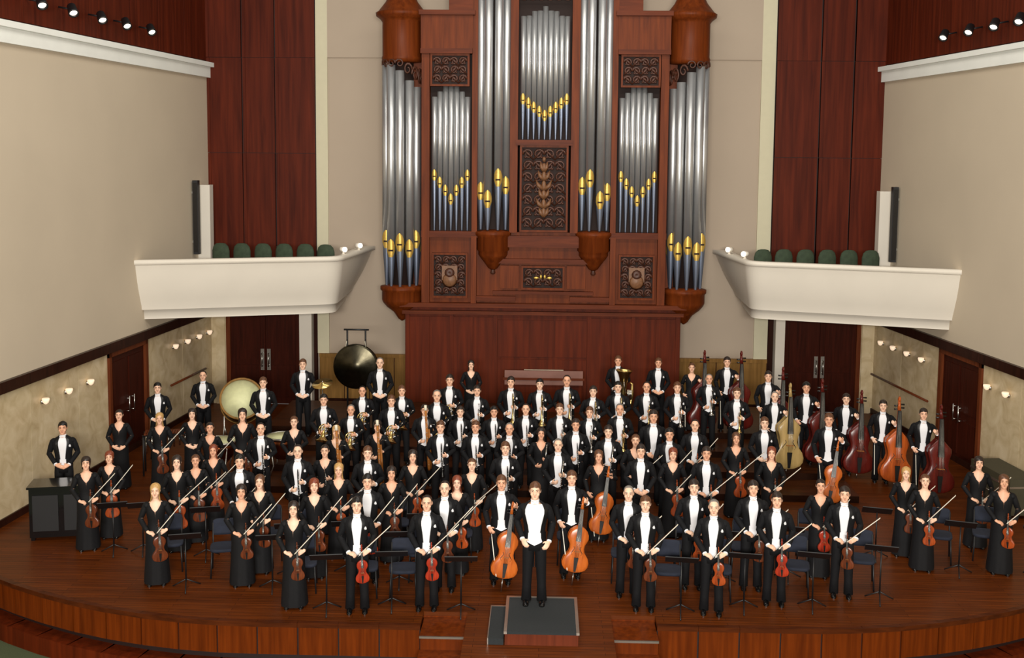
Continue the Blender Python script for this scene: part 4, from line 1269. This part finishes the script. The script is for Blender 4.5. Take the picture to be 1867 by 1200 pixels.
for rk, lst in rows.items():
    nth = 0
    for (row, sex, ins, x, y, z, h) in lst:
        if sex != 'c': nth += 1
        where = '%s from left in the %s' % (ORD[nth], ROWN[row])
        s = 'w' if sex == 'w' else 'm'
        if s == 'w': hs, hc = WHAIR[(wi * 3 + len(lst)) % 8]; wi += 1
        else: hs, hc = MHAIR[(mi * 4 + 1) % 7]; mi += 1
        if sex == 'c': hs, hc = 'short', 'brown'
        inn = NAMES.get(ins, ins)
        noun = 'man in black tailcoat' if s == 'm' else '%s woman in black dress' % colname(hc)
        act = 'with folded hands' if ins == 'fold' else 'holding %s %s' % ('an' if inn[0] in 'aeiou' else 'a', inn)
        label = SPECIAL.get((row, nth if sex != 'c' else 5)) if (sex == 'c' or (row, nth) in SPECIAL and row != 'A') else None
        label = label or '%s %s, %s' % (noun, act, where)
        k = h / 1.79
        rz = -math.atan2(x, y) * .75 + rnd.uniform(-.06, .06)
        p = make_person(s, POSE_OF[ins], hs, hc, rnd.randrange(3), (x, y, z), rz, k, label)
        who = ('the man ' if s == 'm' else 'the woman ') + where
        placed.append((x, y, z, row, who))
        v = rnd.randrange(6)
        L = '%s held by %s' % ({'violin': ('amber violin', 'red-brown violin', 'dark brown violin')[v % 3], 'viola': ('amber viola', 'dark brown viola')[v % 2], 'cello': 'orange-brown cello',
                                'bass': ('dark red double bass', 'amber double bass', 'pale tan double bass')[0], 'clarinet': 'black clarinet', 'oboe': 'slim black oboe',
                                'flute': 'silver flute', 'bassoon': 'tall brown wooden bassoon', 'trumpet': ('yellow brass trumpet', 'silver trumpet')[v % 2], 'trombone': 'brass trombone',
                                'horn': 'brass french horn', 'tuba': 'brass tuba'}.get(ins, ''), who)
        if ins in ('violin', 'viola'):
            jx = rnd.uniform(-.02, .03)
            hold(ins, v % (3 if ins == 'violin' else 2), p, k, (.085 + jx, -.33, .56 if ins == 'violin' else .50), (-.03, .06, 1), rnd.uniform(-.35, .35), L, ins, ins + 's held upright')
            hold('violin_bow', 0, p, k, (-.01, -.30, .95), (.66 + rnd.uniform(-.12, .12), -.10, .72), 0.0, 'thin bow held by %s' % who, 'bow', 'bows held by string players')
        elif ins == 'cello':
            hold('cello', 0, p, k, (.03, -.46, .235 / k), (.13, .17, 1), .05, L, 'cello', 'cellos')
            hold('bass_bow', 0, p, k, (-.16, -.27, .93), (.12, -.35, -.93), 0.0, 'bow held low by %s' % who, 'bow', 'bows held by string players')
        elif ins == 'bass':
            bv = 1 if row == 'F' and x > 7 else 0
            if row == 'F' and 4.5 < x < 5.5: bv = 2
            L = '%s held by %s' % (('dark red double bass', 'amber double bass', 'pale tan double bass')[bv], who)
            hold('bass', bv, p, k, (.27, -.34, .105 / k), (.02, .12, 1), .25, L, 'double bass', 'double basses')
            hold('bass_bow', 0, p, k, (-.16, -.27, .93), (.02, -.30, -.93), 0.0, 'bow held low by %s' % who, 'bow', 'bows held by string players')
        elif ins in ('clarinet', 'oboe'):
            hold(ins, 0, p, k, (.06, -.37, .76), (-.05, .10, 1), 0, L, ins, ins + 's')
        elif ins == 'flute':
            hold(ins, 0, p, k, (.04, -.36, .80), (.10, .05, 1), 0, L, ins, 'flutes')
        elif ins == 'bassoon':
            hold(ins, 0, p, k, (.10, -.36, .42), (-.06, .06, 1), 0, L, ins, 'bassoons')
        elif ins == 'trumpet':
            hold(ins, v % 2, p, k, (.06, -.34, .88), (-.05, .06, 1), .3, L, ins, 'trumpets')
        elif ins == 'trombone':
            hold(ins, 0, p, k, (.07, -.30, .82), (-.03, .04, 1), .2, L, ins, 'trombones')
        elif ins == 'horn':
            hold(ins, 0, p, k, (-.02, -.40, .88), (.35, .12, 1), .5, L, 'french horn', 'french horns')
        elif ins == 'tuba':
            hold(ins, 0, p, k, (.12, -.36, .62), (.04, .02, 1), .2, L, ins, None)

for lst in TI.values():          # drop templates nobody holds
    for t in lst:
        if not t['used']:
            for c in list(t['root'].children_recursive) + [t['root']]: bpy.data.objects.remove(c)

# ------------------------------------------------------------------ podium
pod = empty('conductor_podium', (.04, 15.84, 0)); tag(pod, 'low podium with dark carpet top and pale edging under the conductor', 'podium')
MB().box(-.53, .53, -.63, .62, 0, .19).build('podium_body', wood('podium_wood', (84, 38, 22), (108, 50, 30), .4), pod)
MB().box(-.50, .50, -.60, .59, .19, .202).build('carpet', M['blackcarpet'], pod)
for a in ((-.545, .545, .59, .635), (.50, .545, -.645, .59), (-.545, -.50, -.645, .59), (-.50, .50, -.645, -.60)):
    MB().box(a[0], a[1], a[2], a[3], .17, .208).build('edging', M['alu'] if a[3] > 0 else M['blackcarpet'], pod)
MB().box(-.77, -.55, -.63, .50, 0, .09).build('side_step', M['blackcarpet'], pod)
MB().box(-.785, -.55, .50, .53, 0, .096).build('step_edging', M['alu'], pod)
MB().box(-.785, -.77, -.63, .50, 0, .096).build('step_edging', M['alu'], pod)

# ------------------------------------------------------------------ music stands and chairs
def stand_tpl():
    t = empty('music_stand')
    rx = Matrix.Rotation(R(-58), 4, 'X')
    m = Matrix.Translation((0, -.1, .80)) @ rx
    MB().box(-.25, .25, -.006, .006, -.02, .32, m).build('desk', M['black'], t)
    MB().box(-.25, .25, -.05, .006, -.03, -.02, m).build('ledge', M['black'], t)
    MB().tube([(0, .0, .12), (0, .02, .84)], [.014, .011], 8).build('pole', M['black'], t)
    for k in range(3):
        a = R(90 + 120 * k)
        MB().tube([(0, 0, .16), (.18 * math.cos(a), .18 * math.sin(a), .05), (.25 * math.cos(a), .25 * math.sin(a), .012)], .010, 6).build('leg', M['black'], t)
    return t
def chair_tpl():
    t = empty('orchestra_chair')
    rings = []
    for z, g in ((.43, .0), (.445, .012), (.475, .012), (.485, -.01)):
        a, b = .215 + g, .205 + g
        rings.append([(a * math.copysign(abs(math.cos(q)) ** .45, math.cos(q)), b * math.copysign(abs(math.sin(q)) ** .45, math.sin(q)), z) for q in [2 * PI * k / 20 for k in range(20)]])
    MB().ring_faces(rings).build('seat', M['seatblue'], t)
    rings = []
    for z, w2, y in ((.60, .19, .215), (.64, .205, .22), (.78, .205, .245), (.84, .19, .255), (.86, .15, .26)):
        rings.append([(w2 * math.cos(q), y + .022 * math.sin(q) - .02 * (1 - math.cos(q) ** 2) * 0, z) for q in [2 * PI * k / 16 for k in range(16)]])
    MB().ring_faces(rings).build('backrest', M['seatblue'], t)
    for sx in (-1, 1):
        MB().tube([(sx * .19, -.18, .44), (sx * .21, -.21, .0)], .013, 8).build('leg', M['black'], t)
        MB().tube([(sx * .19, .24, .80), (sx * .19, .19, .45), (sx * .21, .24, .0)], .013, 8).build('leg', M['black'], t)
    return t
st0, ch0 = stand_tpl(), chair_tpl()
su = cu = False
busy = [(a, b) for a, b, *_ in placed]
def free(x, y, d):
    if not (XL(y) + .5 < x < XR(y) - .5): return False
    if y < edge_y(x) + .35: return False
    if 21.6 < y: return False
    return all((x - a) ** 2 + (y - b) ** 2 > d * d for a, b in busy)
spots = []
for (x, y, z, row, who) in sorted(placed, key=lambda t: t[1]):
    if row not in 'ABC' or z > 0: continue
    for dx, dy in ((.0, .62), (.18, .60), (-.18, .60), (.42, .42), (-.42, .42)):
        if free(x + dx, y + dy, .47) and len([1 for q in spots if q[0] == 'c']) < 24:
            spots.append(('c', x + dx, y + dy, who)); busy.append((x + dx, y + dy)); break
    for dx, dy in ((.55, -.22), (-.55, -.22), (.52, .1), (-.52, .1)):
        if abs(x) > 1.6 and free(x + dx, y + dy, .40) and len([1 for q in spots if q[0] == 's']) < 22:
            spots.append(('s', x + dx, y + dy, who)); busy.append((x + dx, y + dy)); break
for kind, x, y, who in spots:
    if kind == 's':
        o = copy_tree(st0) if su else st0; su = True
        tag(o, 'black metal music stand beside %s' % who, 'music stand', 'music stands')
    else:
        o = copy_tree(ch0) if cu else ch0; cu = True
        tag(o, 'black chair with navy seat behind %s' % who, 'chair', 'orchestra chairs')
    o.location = (x, y, 0); o.rotation_euler = (0, 0, -math.atan2(x, y) * .8 + (PI if kind == 's' else 0))

# ------------------------------------------------------------------ keyboard and percussion
ce = empty('celesta', (-8.72, 19.35, 0), R(12)); tag(ce, 'black upright celesta at the far left edge of the stage', 'celesta')
MB().box(-.55, .55, -.28, .22, .06, .96).build('cabinet', M['blackgloss'], ce)
MB().box(-.58, .58, -.31, .25, .96, 1.0).build('lid', M['blackgloss'], ce)
MB().box(-.57, .57, .22, .44, .62, .68).build('key_bed', M['blackgloss'], ce)
MB().box(-.48, .48, .26, .43, .68, .70).build('keyboard', M['ivory'], ce)
for sx in (-1, 1):
    for sy in (-.22, .36): MB().box(sx * .5 - .035, sx * .5 + .035, sy - .035, sy + .035, 0, .64 if sy > 0 else .1).build('leg', M['blackgloss'], ce)
for sx in (-1, 1): MB().box(sx * .27 - .22, sx * .27 + .22, -.295, -.278, .18, .84).build('front_panel', M['black'], ce)

g = empty('gong', (-4.45, 25.75, .56)); tag(g, 'large dark bronze gong hanging in a black frame behind the horns', 'gong')
MB().lathe([(.0, -.05), (.12, -.05), (.17, -.02), (.50, .0), (.54, .02), (.55, .07), (.535, .07), (.52, .03), (.17, .01), (.12, -.02), (0, -.02)], 36, c=(0, -.02, 1.36), axis=(0, 1, 0)).build('gong_disc', M['bronze'], g)
fm = MB()
for sx in (-1, 1):
    fm.tube([(sx * .22, .12, 0), (sx * .22, .12, 2.24)], .022, 8)
    fm.tube([(sx * .22, -.3, .02), (sx * .22, .4, .02)], .022, 8)
    fm.tube([(sx * .22, .12, 2.0), (sx * .22, .03, 1.98)], .014, 6)
fm.tube([(-.3, .12, 2.24), (.3, .12, 2.24)], .022, 8)
fm.build('frame', M['black'], g)
for sx in (-1, 1): MB().tube([(sx * .22, .03, 1.98), (sx * .24, .02, 1.84)], .006, 5).build('cord', M['ivory'], g)

d = empty('bass_drum', (-7.0, 25.0, 0)); tag(d, 'tilted concert bass drum with pale head beside the left rear players', 'drum')
ax = Vector((.22, -.86, .46)).normalized(); c = (0, 0, 1.22)
MB().lathe([(.47, -.22), (.48, -.2), (.48, .2), (.47, .22), (.45, .2), (.45, -.2)], 30, c=c, axis=ax, cap=False).build('shell', M['darkwood'], d)
MB().lathe([(0, .205), (.45, .205), (.46, .215), (0, .222)], 30, c=c, axis=ax).build('drum_head', M['drumskin'], d)
MB().lathe([(.455, .19), (.50, .19), (.50, .235), (.455, .235), (.455, .19)], 30, c=c, axis=ax, cap=False).build('hoop', M['ochre'], d)
MB().lathe([(.455, -.19), (.50, -.19), (.50, -.235), (.455, -.235), (.455, -.19)], 30, c=c, axis=ax, cap=False).build('hoop', M['ochre'], d)
for sx in (-1, 1):
    MB().tube([(sx * .42, 0, 1.2), (sx * .45, .1, .6), (sx * .4, -.3, .02)], .02, 8).build('leg', M['chrome'], d)
    MB().tube([(sx * .45, .1, .6), (sx * .4, .35, .02)], .02, 8).build('leg', M['chrome'], d)

def timpano(x, y, r, lab):
    t = empty('timpano', (x, y, .14 if abs(x) < 6.4 and y > 22 else 0)); tag(t, lab, 'timpani', 'timpani')
    MB().lathe([(.05, .30), (r * .5, .34), (r * .82, .48), (r * .97, .66), (r, .80), (r * .97, .80), (r * .9, .66), (.05, .36)], 26).build('bowl', M['copper'], t)
    MB().lathe([(0, .815), (r * .98, .815), (r * .99, .822), (0, .826)], 26).build('drum_head', M['drumskin'], t)
    MB().lathe([(r, .78), (r + .03, .78), (r + .03, .83), (r, .83), (r, .78)], 26, cap=False).build('hoop', M['chrome'], t)
    for k in range(4):
        a = R(45 + 90 * k)
        MB().tube([(r * .95 * math.cos(a), r * .95 * math.sin(a), .72), (r * .7 * math.cos(a), r * .7 * math.sin(a), .2), (r * .95 * math.cos(a), r * .95 * math.sin(a), .02)], .018, 6).build('leg', M['chrome'], t)
timpano(-5.55, 22.95, .33, 'copper timpano, nearer the horns, with pale head')
timpano(-6.95, 23.0, .36, 'copper timpano, nearest the left wall, with pale head')

cy_ = empty('cymbal_stand', (-5.05, 24.75, .42)); tag(cy_, 'cymbal on a thin stand left of the big gong', 'cymbal')
MB().lathe([(0, .03), (.05, .03), (.06, .012), (.24, .0), (.24, -.003), (.05, .008), (0, .02)], 24, c=(0, 0, 1.30), axis=(-.1, -.35, 1)).build('cymbal', M['brass'], cy_)
MB().tube([(0, 0, .1), (0, 0, 1.36)], .012, 8).build('pole', M['chrome'], cy_)
for k in range(3):
    a = R(90 + 120 * k); MB().tube([(0, 0, .25), (.26 * math.cos(a), .26 * math.sin(a), .01)], .01, 6).build('leg', M['chrome'], cy_)

xy = empty('xylophone', (-7.95, 23.35, 0), R(14)); tag(xy, 'xylophone with dark wooden bars near the left side door', 'xylophone')
for k in range(24):
    L = .40 - .009 * k
    MB().box(-.70 + .058 * k, -.70 + .058 * k + .048, -L / 2, L / 2, .90, .925).build('bar', M['doorframe'], xy)
for sy in (-1, 1): MB().tube([(-.74, sy * .16, .88), (.74, sy * .08, .88)], .018, 6).build('rail', M['black'], xy)
for k in range(12): MB().tube([(-.67 + .116 * k, 0, .87), (-.67 + .116 * k, 0, .45 + .025 * k)], .02, 8).build('resonator', M['silverbrass'], xy)
for sx in (-1, 1):
    for sy in (-1, 1): MB().tube([(sx * .72, sy * .14, .88), (sx * .72, sy * .20, .0)], .018, 6).build('leg', M['black'], xy)

fc = empty('equipment_case', (9.35, 21.9, 0), R(7)); tag(fc, 'dark olive equipment case against the right stone wall', 'case')
MB().box(-.30, .30, -.75, .75, .08, .80).build('case_body', plain('olive_case', (62, 58, 40), .7), fc)
MB().box(-.31, .31, -.76, .76, .62, .66).build('lid_seam', M['alu'], fc)
for sx in (-1, 1):
    for sy in (-1, 1): MB().lathe([(.04, 0), (.045, .04), (.03, .09)], 10, c=(sx * .24, sy * .66, 0)).build('castor', M['black'], fc)
MB().tube([(-.31, -.12, .4), (-.36, -.1, .4), (-.36, .1, .4), (-.31, .12, .4)], .012, 6).build('handle', M['chrome'], fc)
